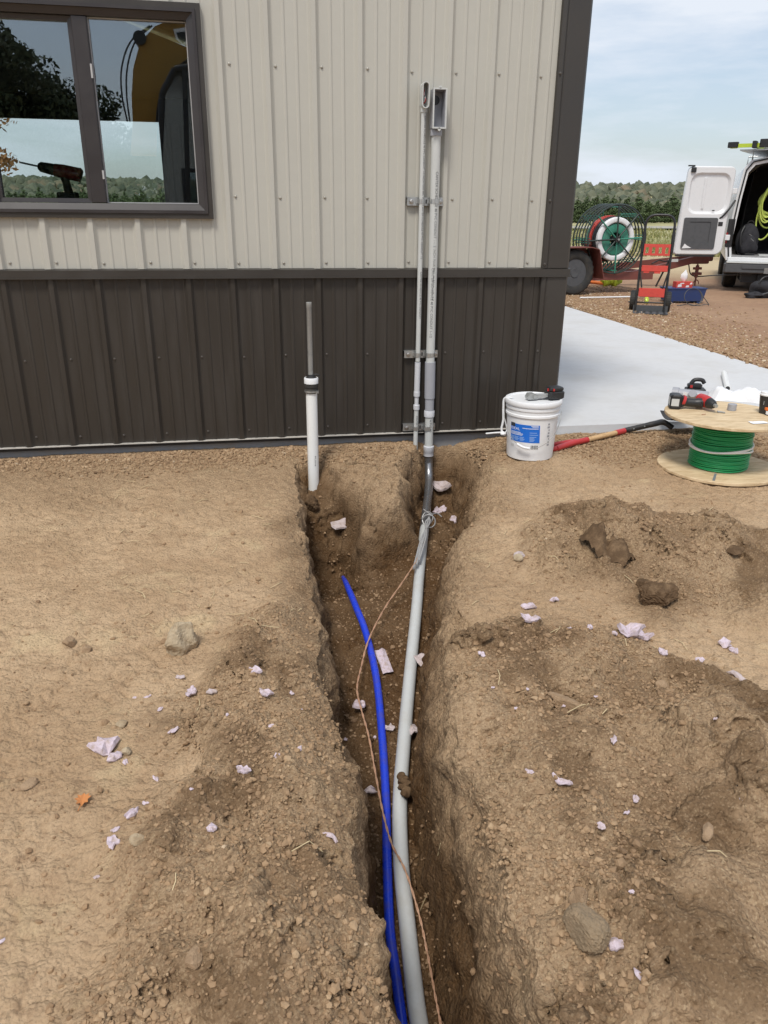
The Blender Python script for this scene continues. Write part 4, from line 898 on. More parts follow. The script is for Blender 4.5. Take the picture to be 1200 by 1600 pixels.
# grey conduit body behind it
qa, qb = sp_xy(1046, 628), sp_xy(1102, 634); g_ = thing('conduit_tee', 'grey plastic conduit tee lying behind the impact driver', 'pipe fitting', tuple((qa+qb)/2))
d1 = (qb-qa).normalized(); back = Vector((-d1.y, d1.x, 0)); o1 = back*.075
za = Vector((0, 0, .036))
mb = MB(); A_, B_ = qa+o1+za, qb+o1+za; mb.tube([A_, A_+d1*.035, A_+d1*.036, B_], [.037, .037, .031, .031], 20); mb.build('tee_barrel', M['pvcmid'], g_, 40)
mid_ = A_*.40+B_*.60; mb = MB(); mb.lathe([(.016, .0), (.022, .0), (.022, .030), (.020, .032), (.016, .032)], 18, M=Matrix.Translation(mid_-back*.030+Vector((0, 0, .012))) @ (-back+Vector((0, 0, .35))).to_track_quat('Z', 'Y').to_matrix().to_4x4()); mb.build('tee_branch', M['pvcmid'], g_, 40)
mb = MB(); mb.cyl(mid_-back*.058+Vector((0, 0, .022)), mid_-back*.0595+Vector((0, 0, .0225)), .0165, 16); mb.build('branch_hole', M['black'], g_)
mb = MB(); w_ = A_*.62+B_*.38-back*.0300+Vector((0, 0, .012)); mb.add([w_+d1*x+Vector((0, -.0012, z)) for x, z in ((-.012, -.010), (.012, -.010), (.012, .008), (-.012, .008))], [(0, 1, 2, 3)]); mb.build('sticker', M['white'], g_)
# battery and charger at the back
q = sp_xy(1089, 621); B2 = thing('charger', 'black battery charger standing at the rear edge of the spool', 'charger', (q.x, q.y+.03, ZT)); X_m = TM((q.x, q.y+.03, ZT), rz=-.35)
mb = MB(X_m); mb.box((-.055, -.035, .001), (.055, .040, .050), bev=.008); mb.build('charger_base', M['black'], B2)
mb = MB(X_m); mb.box((-.045, -.020, .050), (.035, .036, .075), bev=.010); mb.tube(spline([(-.03, .0, .075), (-.01, .0, .098), (.03, .0, .098), (.045, .0, .080)], 5), .012, 10); mb.build('battery', M['black'], B2, 40)
mb = MB(X_m); mb.box((-.036, -.0225, .054), (-.022, -.0195, .070)); mb.build('release_button', M['red'], B2)
# white film bag
mb = MB(); q = sp_xy(1143, 624); cxp, cyp = q.x, q.y; nu, nv = 34, 16; vs = []; rb_ = random.Random(3)
for i in range(nu):
    for j in range(nv):
        u, v = i/(nu-1), j/(nv-1); x = -.13+.30*u; y = -.07+.15*v+.03*math.sin(u*5)
        hgt = .012+.045*math.exp(-((u-.22)/.16)**2)*math.sin(PI*min(1, v*1.1))+.050*math.exp(-((u-.72)/.2)**2)*math.sin(PI*v)+.012*abs(math.sin(u*17+v*5))+.008*abs(math.sin(u*9-v*13))
        e1 = min(u, 1-u, v, 1-v); hgt *= min(1, e1*7+.04); vs.append((cxp+x, cyp+y-.10*(u-.3), ZT+.0015+hgt))
mb.add(vs, [(i*nv+j, (i+1)*nv+j, (i+1)*nv+j+1, i*nv+j+1) for i in range(nu-1) for j in range(nv-1)]); o = mb.build('plastic_bag', M['bag'], None, 60)
tag(o, 'crumpled white plastic bag spread on the spool behind the grey plug', 'plastic bag')
# pale stub pipe with an open end
c0, c1 = atZ(1137, 607, .004), atZ(1131, 583, .004); sp2 = thing('pipe_offcut', 'short white pipe lying on the concrete slab with its open end facing out', 'pipe', tuple(c0)); dn2 = (c0-c1).normalized()
mb = MB(); mb.tube([c1, c0], .0215, 18); mb.build('pipe_wall', M['pvcwhite'], sp2, 40)
mb = MB(); mb.cyl(c0, c0+dn2*.0012, .0165, 18); mb.build('bore', M['black'], sp2)
q = sp_xy(1143, 641); mb = MB(); mb.lathe([(.021, .001), (.0235, .001), (.0235, .034), (.022, .0355), (.0, .0355)], 24, (q.x, q.y, ZT)); tag(mb.build('pipe_plug', M['pvcmid'], None, 40), 'small grey pipe plug standing on the spool top', 'pipe plug')
# black paper cup, orange ring can
q = sp_xy(1199, 648); cup = thing('cup', 'black paper cup with white lid at the right of the spool', 'cup', (q.x+.006, q.y+.035, ZT)); ux, uy = q.x+.006, q.y+.035
mb = MB(); mb.lathe([(.028, .001), (.0385, .098), (.0395, .098), (.0395, .10)], 28, (ux, uy, ZT)); mb.build('cup_body', M['black'], cup, 40)
mb = MB(); mb.lathe([(.0405, .099), (.0415, .102), (.0415, .106), (.037, .108), (.035, .118), (.032, .119), (.0, .116)], 28, (ux, uy, ZT)); mb.build('cup_lid', M['white'], cup, 40)
fa = math.atan2(CP[1]-uy, CP[0]-ux)-.35
mb = MB(); mb.add([(ux+.0355*math.cos(fa+k*.05), uy+.0355*math.sin(fa+k*.05), ZT+.052+z) for k in (0, 1) for z in (0, .026)], [(0, 1, 3, 2)]); mb.build('cup_mark', M['pvcgrey'], cup)
q = sp_xy(1198, 646); can = thing('tape_can', 'squat black can with orange band in front of the cup', 'can', (q.x-.002, q.y-.02, ZT)); ux, uy = q.x-.002, q.y-.030
mb = MB(); mb.lathe([(.030, .001), (.031, .002), (.031, .026)], 24, (ux, uy, ZT)); mb.build('can_body', M['black'], can, 40)
mb = MB(); mb.lathe([(.031, .026), (.0318, .0265), (.0318, .038), (.029, .040), (0, .0395)], 24, (ux, uy, ZT)); mb.build('orange_band', M['orange'], can, 40)
mb = MB(); fa = math.atan2(CP[1]-uy, CP[0]-ux); mb.add([(ux+.0316*math.cos(fa-.75+k*.16), uy+.0316*math.sin(fa-.75+k*.16), ZT+z) for z in (.006, .024) for k in range(5)], [(k, k+1, 6+k, 5+k) for k in range(4)]); mb.build('paper_label', M['white'], can)
# bits on the spool top
q = sp_xy(1100, 648); mb = MB(); mb.tube([q+Vector((-.016, -.004, .003)), q+Vector((.012, .004, .003))], .0024, 6); tag(mb.build('driver_bit', M['copper'], None), 'tiny copper driver bit near the front rim of the spool', 'driver bit')
q = sp_xy(1127, 645); mb = MB(); mb.tube([q+Vector((-.02, .012, .006)), q+Vector((.012, -.016, .004))], .0045, 6); mb.tube([q+Vector((-.022, .0, .005)), q+Vector((.002, -.002, .004))], .004, 6); tag(mb.build('pliers', M['steelpipe'], None), 'small steel pliers nose lying beside the impact driver', 'pliers')
q = sp_xy(1186, 661); mb = MB(); rb_ = random.Random(4); vs = [(q.x+x*.05, q.y+y*.022, ZT+.003+.003*rb_.random()) for y in (-1, 0, 1) for x in (-1, -.4, .2, .8)]
mb.add(vs, [(r*4+k, r*4+k+1, r*4+k+5, r*4+k+4) for r in range(2) for k in range(3)]); tag(mb.build('paper_scrap', M['paper'], None), 'white paper label stuck on the front of the spool top', 'paper scrap')

# ---------------------------------------------------------------- the trailer with its wire reel
tq = lot(890, 461); hq = lot(1107, 455); TA = math.atan2(hq.y-tq.y, hq.x-tq.x); T_ = TM(tq, rz=TA)
tra = thing('utility_trailer', 'dark red utility trailer parked behind the building corner', 'trailer', tuple(tq))
def wheel(M_, c, r, w, root, nm='wheel', hub='vangrey'):
    rw = bpy.data.objects.new(nm, None); COL.objects.link(rw); rw.parent = root; rw.location = (M_ @ Vector(c))-wloc(root)
    K = M_ @ Matrix.Translation(Vector(c)) @ Matrix.Rotation(PI/2, 4, 'X')
    mb = MB(K); mb.lathe([(r*.60, -w*.40), (r*.72, -w*.5), (r*.90, -w*.48), (r*.985, -w*.36), (r, -w*.2), (r, w*.2), (r*.985, w*.36), (r*.90, w*.48), (r*.72, w*.5), (r*.60, w*.40)], 40, closed=True)
    for k in range(26):
        a = 2*PI*k/26
        mb.box((r*.985, -w*.36, -.012), (r*1.012, w*.36, .012), M=Matrix.Rotation(a, 4, 'Z') @ Matrix(((1, 0, 0, 0), (0, 0, 1, 0), (0, 1, 0, 0), (0, 0, 0, 1))))
    t_ = mb.build('tyre', M['rubber'], rw, 35)
    mb = MB(K); mb.lathe([(r*.60, -w*.38), (r*.56, -w*.20), (r*.40, -w*.05), (r*.22, -w*.08), (r*.20, -w*.2), (.0, -w*.2)], 28); mb.lathe([(0, w*.40), (r*.2, w*.42), (r*.22, w*.30), (r*.42, w*.25), (r*.56, w*.34), (r*.60, w*.38)], 28)
    mb.build('rim', M[hub], rw, 35); return rw
wheel(T_, (-.0, 0, .345), .345, .22, tra); wheel(T_, (.0, 1.75, .345), .345, .22, tra)
def fender(y0, y1):
    mb = MB(T_); pr = [(-.62, .40), (-.50, .715), (.24, .72), (.36, .69), (.49, .25)]; th = .012
    for (xa, za), (xb, zb) in zip(pr, pr[1:]):
        n = Vector((-(zb-za), 0, xb-xa)).normalized()*th
        mb.add([(xa, y0, za), (xb, y0, zb), (xb, y1, zb), (xa, y1, za), (xa+n.x, y0, za+n.z), (xb+n.x, y0, zb+n.z), (xb+n.x, y1, zb+n.z), (xa+n.x, y1, za+n.z)], [(0, 3, 2, 1), (4, 5, 6, 7), (0, 1, 5, 4), (2, 3, 7, 6), (1, 2, 6, 5), (0, 4, 7, 3)])
    mb.prism([(-.60, .40), (-.49, .71), (.24, .714), (.35, .68), (.48, .25), (.44, .22), (-.6, .22)], y1-.02, y1-.004)
    return mb.build('fender', M['rust'], tra)
fender(-.16, .16); fender(1.59, 1.91)
mb = MB(T_)
mb.box((.44, .12, .205), (1.62, .19, .335)); mb.box((-1.5, .1902, .205), (1.62, .26, .335)); mb.box((-1.5, 1.5, .205), (1.62, 1.57, .335)); mb.box((1.55, .262, .205), (1.62, 1.498, .335)); mb.box((-1.5, .262, .205), (-1.43, 1.498, .335))
for x in (-.8, 0, .8): mb.box((x, .262, .22), (x+.05, 1.498, .30))
mb.build('frame', M['rust'], tra)
mb = MB(T_)
tip = Vector((2.86, .46, .52))
for y in (.20, 1.50):
    a_, b_ = Vector((1.30, y, .28)), tip+Vector((-.22, (y-.85)*.10, -.02)); d_ = (b_-a_); n_ = Vector((-d_.y, d_.x, 0)).normalized()*.035; z_ = Vector((0, 0, .062))
    mb.add([a_-n_-z_, a_+n_-z_, a_+n_+z_, a_-n_+z_, b_-n_-z_*.9, b_+n_-z_*.9, b_+n_+z_*.9, b_-n_+z_*.9], [(0, 1, 2, 3), (7, 6, 5, 4), (0, 4, 5, 1), (1, 5, 6, 2), (2, 6, 7, 3), (3, 7, 4, 0)])
mb.build('tongue', M['rust'], tra)
mb = MB(T_); mb.box((2.60, .40, .42), (2.96, .62, .60), bev=.02); mb.box((2.94, .45, .46), (3.08, .57, .57), bev=.02); mb.build('coupler', M['rust'], tra)
mb = MB(T_); mb.tube([(2.40, .38, .56), (2.44, .38, .66), (2.52, .38, .74)], .012, 8); mb.tube([(1.7, .3, .44), (1.85, .32, .50), (2.0, .36, .47), (2.1, .36, .49)], .011, 8); mb.build('latch_lever', M['blackmetal'], tra, 50)
mb = MB(T_); mb.cyl((2.70, .38, .06), (2.70, .38, .42), .016, 10); mb.cyl((2.70, .38, .20), (2.70, .38, .40), .030, 10); mb.box((2.62, .34, .24), (2.78, .41, .285)); mb.box((2.63, .345, .33), (2.77, .405, .37)); mb.tube([(2.7+.06*math.cos(a), .36, .09+.07*math.sin(a)) for a in np.linspace(0, 5, 14)], .008, 6); mb.build('jack', M['rust'], tra, 50)
mb = MB(T_); mb.box((1.93, .185, .475), (2.13, .190, .520), M=Matrix.Rotation(0, 4, 'Z')); mb.add([], []); o = mb.build('warning_label', M['pvcgrey'], tra)
# wire cage reel on the trailer deck
R_c = atD(964, 374, 12.35); reel = thing('cage_reel', 'big round wire cage reel with green spokes standing on the trailer', 'reel', tuple(R_c))
axis_d = (Vector((CP[0], CP[1], 0))-Vector((R_c.x, R_c.y, 0))).normalized(); axis_d = Matrix.Rotation(math.radians(32), 3, 'Z') @ axis_d
sdv = Vector((0, 0, 1)).cross(axis_d).normalized()
Kc = Matrix(((sdv.x, 0, axis_d.x, R_c.x), (sdv.y, 0, axis_d.y, R_c.y), (0, 1, 0, R_c.z), (0, 0, 0, 1)))     # local x sideways, y up, z along the axle to the viewer
def circ(r, z, n=48): return [(r*math.cos(2*PI*k/n), r*math.sin(2*PI*k/n), z) for k in range(n)]
RR, LEN = .52, .46
for k in range(6):
    mb = MB(Kc); mb.tube(circ(RR+(.004*(k % 2)), -LEN*k/5), 0.014 if k in (0, 5) else .0115, 6, closed=True); mb.build('cage_ring', M['reeldark'], reel, 60)
for zz, mt in ((0, 'reeldark'), (-LEN, 'reelgreen')):
    for k in range(8):
        a = k*PI/4+.05; mb = MB(Kc); mb.cyl((.03*math.cos(a), .03*math.sin(a), zz), (RR*math.cos(a), RR*math.sin(a), zz), .0125 if zz == 0 else .011, 8); mb.build('spoke', M[mt if (k % 3) else 'reelgreen'], reel, 60)
for k in range(8):
    a = k*PI/4+.05; mb = MB(Kc)
    for j in (-1, 0, 1):
        b_ = a+j*.07; mb.cyl((RR*.93*math.cos(b_), RR*.93*math.sin(b_), -.004), (RR*.93*math.cos(b_), RR*.93*math.sin(b_), -LEN+.004), .0085, 6)
    mb.build('cage_bar', M['reelgreen'], reel, 60)
mb = MB(Kc); mb.lathe([(.018, .03), (.045, .03), (.045, -LEN-.03), (.018, -LEN-.03)], 18, closed=True); mb.build('hub', M['blackmetal'], reel, 40)
mb = MB(Kc); mb.cyl((0, 0, .06), (0, 0, -LEN-.1), .016, 10); mb.build('axle', M['galv'], reel, 40)
def coil(r0_, r1_, z0, z1, mt, nm, lab=None):
    root = bpy.data.objects.new(nm, None); mb = MB(Kc); rc = (r0_+r1_)/2; hw = (r1_-r0_)/2; hz = (z1-z0)/2; zc_ = (z0+z1)/2
    mb.lathe([(rc+hw*math.copysign(abs(math.cos(a))**.5, math.cos(a)), zc_+hz*math.copysign(abs(math.sin(a))**.5, math.sin(a))) for a in np.linspace(0, 2*PI, 14, endpoint=False)], 44, closed=True)
    bpy.data.objects.remove(root); return mb.build(nm, M[mt], reel, 50)
coil(.25, .335, -.10, -.02, 'white', 'cable_coil'); coil(.10, .24, -.085, -.04, 'reelgreen', 'inner_flange'); coil(.24, .345, -.21, -.125, 'black', 'cable_coil'); coil(.24, .36, -.33, -.24, 'redbar', 'cable_coil'); coil(.15, .33, -.42, -.36, 'reelgreen', 'cable_coil')
mb = MB(); mt_ = MB(T_)
mt_.box((.72, .56, .335), (.80, .62, .80)); mt_.box((.36, .30, .74), (.56, .40, .82)); mt_.cyl((.42, .36, .34), (.42, .36, .76), .025, 8); mt_.box((.40, .34, .336), (1.05, .40, .36)); mt_.build('reel_stand', M['rust'], reel)
# green hoop pieces lying low on the deck
mb = MB(T_)
for k in range(9): mb.tube(spline([(.42+.055*k, .31, .345), (.40+.075*k, .29, .44), (.47+.075*k, .32, .485), (.53+.07*k, .36, .41)], 4), .011, 6)
tag(mb.build('green_hoops', M['reelgreen'], None, 60), 'row of small green steel hoops on the trailer deck below the reel', 'hoops')

# ---------------------------------------------------------------- hand truck, toolbox, odds and ends on the gravel
hb = lot(1014, 488); H_ = TM(hb, rz=math.radians(-33)+.10)
ht = thing('hand_truck', 'black hand truck with three red crossbars standing on the gravel', 'hand truck', tuple(hb))
lean = Matrix.Rotation(-.09, 4, 'X'); Hm = H_ @ lean @ Matrix.Scale(.97, 4, (0, 0, 1))
W2 = .185
mb = MB(Hm); mb.tube(spline([(-W2, .0, .03), (-W2, 0, .5), (-W2, 0, 1.05), (-W2+.012, -.005, 1.20), (-W2+.07, -.008, 1.268), (0, -.008, 1.28), (W2-.07, -.008, 1.268), (W2-.012, -.005, 1.20), (W2, 0, 1.05), (W2, 0, .5), (W2, 0, .03)], 5), .0165, 10); mb.build('frame', M['blackmetal'], ht, 50)
mb = MB(Hm)
for s in (-1, 1): mb.tube([(s*W2, -.004, .80), (s*W2, -.004, 1.06)], .0225, 10)
mb.build('grip', M['black'], ht, 40)
def bar(z0, z1, holes, nm='crossbar'):
    mb = MB(Hm); y0, y1 = -.030, .004; x0, x1 = -W2+.018, W2-.018
    if not holes: mb.box((x0, y0, z0), (x1, y1, z1), bev=.008)
    else:
        mb.box((x0, y0, z1-.042), (x1, y1, z1)); mb.box((x0, y0, z0), (x1, y1, z0+.028)); n = 4; w = (x1-x0)/n
        for k in range(n+1): xc_ = x0+w*k; mb.box((max(x0, xc_-.022), y0, z0+.0285), (min(x1, xc_+.022), y1, z1-.0425))
    return mb.build(nm, M['redbar'], ht)
bar(.755, .905, True); bar(.545, .625, False); bar(.205, .325, False)
mb = MB(Hm); mb.box((-W2+.05, -.033, .525), (-W2+.12, -.002, .544)); mb.box((.0, -.034, .520), (.08, -.004, .544)); mb.build('crossbar_hook', M['redbar'], ht)
mb = MB(Hm)
for s in (-1, 1):
    mb.tube([(s*W2, .015, .62), (s*(W2+.005), .20, .10)], .012, 8); mb.tube([(s*W2, .012, .30), (s*(W2+.004), .17, .16)], .010, 8); mb.tube([(s*(W2-.01), -.02, .52), (s*(W2-.05), -.03, .33)], .010, 8)
mb.cyl((-W2-.10, .19, .13), (W2+.10, .19, .13), .011, 8); mb.tube([(W2, .01, .74), (W2-.14, .06, .35)], .012, 8); mb.build('brace', M['blackmetal'], ht, 50)
for s in (-1, 1):
    wheel(H_ @ Matrix.Translation((s*(W2+.045), .17, .135)) @ Matrix.Rotation(PI/2, 4, 'Z'), (0, 0, 0), .132, .075, ht, hub='galv')
mb = MB(H_); mb.box((-W2-.03, -.26, .006), (W2+.05, .02, .014)); mb.box((-W2-.03, .0, .0145), (W2+.05, .012, .09)); mb.build('toe_plate', M['vangrey'], ht)
mb = MB(H_)
for k in range(5): mb.box((-W2+.02+.085*k, -.24, .0142), (-W2+.05+.085*k, -.02, .018))
mb.build('toe_plate_rib', M['blackmetal'], ht)
tb0, tb1 = lot(1042, 474), lot(1100, 474); ba = math.atan2(tb1.y-tb0.y, tb1.x-tb0.x); wl = (tb1-tb0).length; B_m = TM(tb0, rz=ba)
tbx = thing('toolbox', 'long navy blue steel toolbox on the gravel behind the hand truck', 'toolbox', tuple((tb0+tb1)/2))
mb = MB(B_m); h = .205; i_ = .018
mb.add([(i_, i_, .03), (wl-i_, i_, .03), (wl-i_, .26, .03), (i_, .26, .03), (-.004, -.01, h), (wl+.004, -.01, h), (wl+.004, .29, h), (-.004, .29, h)], [(3, 2, 1, 0), (0, 1, 5, 4), (1, 2, 6, 5), (2, 3, 7, 6), (3, 0, 4, 7), (4, 5, 6, 7)])
mb.box((-.012, -.018, h+.0005), (wl+.012, .298, h+.014)); mb.build('box_body', M['navy'], tbx)
mb = MB(B_m)
for x in (.05, wl-.10):
    for y in (.03, .2): mb.box((x, y, 0), (x+.06, y+.05, .0295))
mb.build('foot', M['navy'], tbx)
tc_ = B_m @ Vector((.15, .09, h+.0145)); tis = thing('tissue_box', 'red and white tissue box with a tissue pulled up', 'tissue box', tuple(tc_)); Q_ = B_m @ Matrix.Translation((.13, .05, h+.0148))
mb = MB(Q_); mb.box((0, 0, 0), (.25, .12, .085)); mb.build('carton', M['redbar'], tis)
mb = MB(Q_)
for x0, x1, z0, z1 in ((.02, .085, .008, .05), (.145, .20, .004, .035), (.205, .245, .045, .075), (.05, .12, .052, .07)): mb.add([(x0, -.0012, z0), (x1, -.0012, z0+.006), (x1-.006, -.0012, z1), (x0+.01, -.0012, z1-.004)], [(0, 1, 2, 3)])
mb.build('carton_print', M['white'], tis)
mb = MB(Q_)
for k in range(14):
    a = 2*PI*k/14
    mb.v += [Q_ @ Vector((.14+r*math.cos(a+z*4)*(1+.3*math.sin(3*a)), .06+r*.6*math.sin(a+z*4), .0855+z)) for r, z in ((.016, 0), (.05, .05), (.045, .10), (.018, .15+.02*math.sin(2*a)))]
mb.f += [(k*4+j, ((k+1) % 14)*4+j, ((k+1) % 14)*4+j+1, k*4+j+1) for k in range(14) for j in range(3)]; mb.build('tissue', M['paper'], tis, 60)
q = lot(1080, 478); mb = MB(); pts = [(q.x+.14*math.cos(a)-.002*a, q.y-.03+.04*math.sin(a), q.z+.13+.115*math.sin(a)) for a in np.linspace(-1, 7, 40)]+[(q.x+.25-.5*k/12, q.y-.05-.03*math.sin(k*.5), q.z+.02+.01*math.sin(k)) for k in range(13)]
mb.tube(spline(pts, 2), .0055, 6); tag(mb.build('cord_coil', M['vangrey'], None, 60), 'loose loop of dark cord in front of the navy toolbox', 'cord')
a, b = lot(906, 467), lot(1022, 466); mb = MB(); mb.tube([a+Vector((0, 0, .016)), b+Vector((0, 0, .03))], .012, 8); tag(mb.build('white_rod', M['white'], None, 40), 'long thin white rod lying on the gravel behind the hand truck', 'rod')
q = lot(953, 447); mb = MB(); rb_ = random.Random(8)
for k in range(6): mb.blob((q.x-.12+.05*k, q.y, q.z+.09+.02*rb_.random()), (.075, .06, .095), 40+k, .35, 1)
tag(mb.build('lime_vest', M['lime'], None), 'bright lime green bundle lying under the trailer frame', 'vest')
q = lot(930, 447); mb = MB(); mb.tube(spline([q+Vector((-.25, 0, .05)), q+Vector((-.1, .03, .07)), q+Vector((.12, -.02, .05)), q+Vector((.22, 0, .08))], 5), [.03]*16, 8); tag(mb.build('orange_cord', M['orange'], None, 60), 'orange roll lying under the trailer beside the lime bundle', 'cord')
q = lot(1009, 474); mb = MB(); mb.blob((q.x, q.y, q.z+.04), (.03, .05, .05), 3, .3, 1); tag(mb.build('lime_glove', M['lime'], None), 'small lime scrap between the hand truck wheels', 'glove')
q = lot(1190, 466); bg = thing('tool_bag', 'black tool bag slumped on the gravel behind the van', 'bag', tuple(q))
mb = MB(); mb.blob((q.x+.10, q.y+.1, q.z+.11), (.24, .16, .14), 21, .28, 2); mb.blob((q.x-.12, q.y+.02, q.z+.05), (.12, .09, .06), 22, .3, 2); mb.build('bag_body', M['cloth'], bg, 60)
mb = MB(); mb.tube([(q.x+.05+.13*math.cos(a), q.y+.02, q.z+.20+.13*math.sin(a)) for a in np.linspace(-.3, 3.6, 18)], .014, 8); mb.build('bag_handle', M['black'], bg, 60)
mb = MB(); mb.tube(spline([(q.x-.2, q.y, q.z+.03), (q.x-.05, q.y-.05, q.z+.06), (q.x+.1, q.y-.06, q.z+.10)], 5), .012, 7); mb.build('bag_strap', M['vangrey'], bg, 60)

# ---------------------------------------------------------------- the van
VO = Vector((9.22, 8.08, .005)); VA = math.radians(-31); V_ = TM(VO, rz=VA) @ Matrix.Scale(.955, 4, (0, 0, 1))
van = thing('cargo_van', 'white cargo van with its rear doors open showing tools inside', 'van', tuple(VO))
VW, VL = 1.86, 4.6
def section(k, y):
    """outline of the body at station y, from sill up and over: k shrinks the top"""
    return [(.02, y, .52), (-.02, y, .75), (.0, y, 1.05), (.03+k, y, 1.55), (.075+k, y, 2.0), (.17+k, y, 2.13), (.5, y, 2.20), (VW-.5, y, 2.20), (VW-.17-k, y, 2.13), (VW-.075-k, y, 2.0), (VW-.03-k, y, 1.55), (VW, y, 1.05), (VW+.02, y, .75), (VW-.02, y, .52)]
mb = MB(V_); secs = [section(0, .0), section(0, .06), section(0, 1.5), section(0, 3.2)]
nose = [[(x, 3.9, min(z, 1.95)) for x, y, z in section(.03, 0)], [(x*.97+.03, 4.35, min(z, 1.25)) for x, y, z in section(.02, 0)], [(x*.93+.06, 4.75, min(z, 1.0)) for x, y, z in section(0, 0)]]
secs += nose; n = 14
for s_ in secs: mb.v += [V_ @ Vector(p_) for p_ in s_]
for i in range(len(secs)-1): mb.f += [(i*n+k, (i+1)*n+k, (i+1)*n+k+1, i*n+k+1) for k in range(n-1)]
mb.f += [tuple((len(secs)-1)*n+k for k in range(n))]; mb.build('body', M['vanwhite'], van, 40)
outer = section(0, 0)
inner = [(x+(VW/2-x)*.09, 0, 1.28+(z-1.28)*.91) for x, y, z in outer]
mb = MB(V_); mb.v += [V_ @ Vector(p_) for p_ in outer]+[V_ @ Vector((x, .004, z)) for x, y, z in inner]+[V_ @ Vector((x, .20, z)) for x, y, z in inner]
mb.f += [(k, k+1, n+k+1, n+k) for k in range(n-1)]+[(n+k, n+k+1, 2*n+k+1, 2*n+k) for k in range(n-1)]+[(0, n, 2*n-1, n-1)]; mb.build('rear_frame', M['vanwhite'], van, 30)
mb = MB(V_); mb.tube([(x, -.012, z) for x, y, z in [(p[0]*.985+VW/2*.015+0, 0, p[2]) for p in [(a[0]+(b[0]-a[0])*.35, 0, a[2]+(b[2]-a[2])*.35) for a, b in zip(outer, inner)]]], .012, 6); mb.build('door_seal', M['black'], van, 50)
mb = MB(V_)                                                   # dark cargo space
iv = [(x+(VW/2-x)*.13, z) for x, y, z in inner]
mb.v += [V_ @ Vector((x, .201, z)) for x, z in iv]+[V_ @ Vector((x, 2.9, z)) for x, z in iv]
mb.f += [(k, k+1, n+k+1, n+k) for k in range(n-1)]+[tuple(range(n, 2*n))]; mb.build('cargo_lining', M['vandark'], van)
mb = MB(V_); mb.box((.10, -.02, .56), (VW-.10, 2.9, .60)); mb.build('cargo_floor', M['vanfloor'], van)
mb = MB(V_); mb.box((.04, -.06, .50), (VW-.04, .02, .575), bev=.015); mb.build('door_sill', M['vanwhite'], van)
mb = MB(V_); mb.box((.0, -.20, .32), (VW, -.03, .485), bev=.03); mb.box((.28, -.215, .40), (VW-.28, -.20, .47)); mb.build('bumper', M['vangrey'], van)
mb = MB(V_); mb.box((.03, -.205, .485), (VW-.03, -.06, .505), bev=.006); mb.build('bumper_step', M['pvcgrey'], van)
mb = MB(V_); mb.box((.30, -.02, .16), (VW-.3, 3.6, .33)); mb.box((.55, -.10, .20), (1.05, .1, .30)); mb.cyl((1.05, -.15, .27), (1.05, .6, .27), .03, 8); mb.build('undercarriage', M['black'], van)
mb = MB(V_); mb.box((.62, -.222, .325), (.78, -.216, .42)); mb.build('licence_plate', M['brass'], van)
mb = MB(V_); mb.box((-.03, -.012, .74), (.075, .05, 1.20), bev=.012); mb.box((VW-.075, -.012, .74), (VW+.03, .05, 1.20), bev=.012); mb.build('tail_lamp_pocket', M['black'], van)
mb = MB(V_); mb.box((-.036, -.016, .80), (-.005, .02, .98), bev=.006); mb.box((VW+.005, -.016, .80), (VW+.036, .02, .98), bev=.006); mb.build('tail_light', M['lamp'], van)
mb = MB(V_); mb.box((.50, -.03, 2.16), (.86, .05, 2.215), bev=.018); mb.build('roof_light', M['lamp'], van)
for x in (.16, VW-.16): wheel(V_ @ Matrix.Translation((x, .95, .36)) @ Matrix.Rotation(PI/2, 4, 'Z'), (0, 0, 0), .36, .23, van); wheel(V_ @ Matrix.Translation((x, 3.75, .36)) @ Matrix.Rotation(PI/2, 4, 'Z'), (0, 0, 0), .36, .23, van)
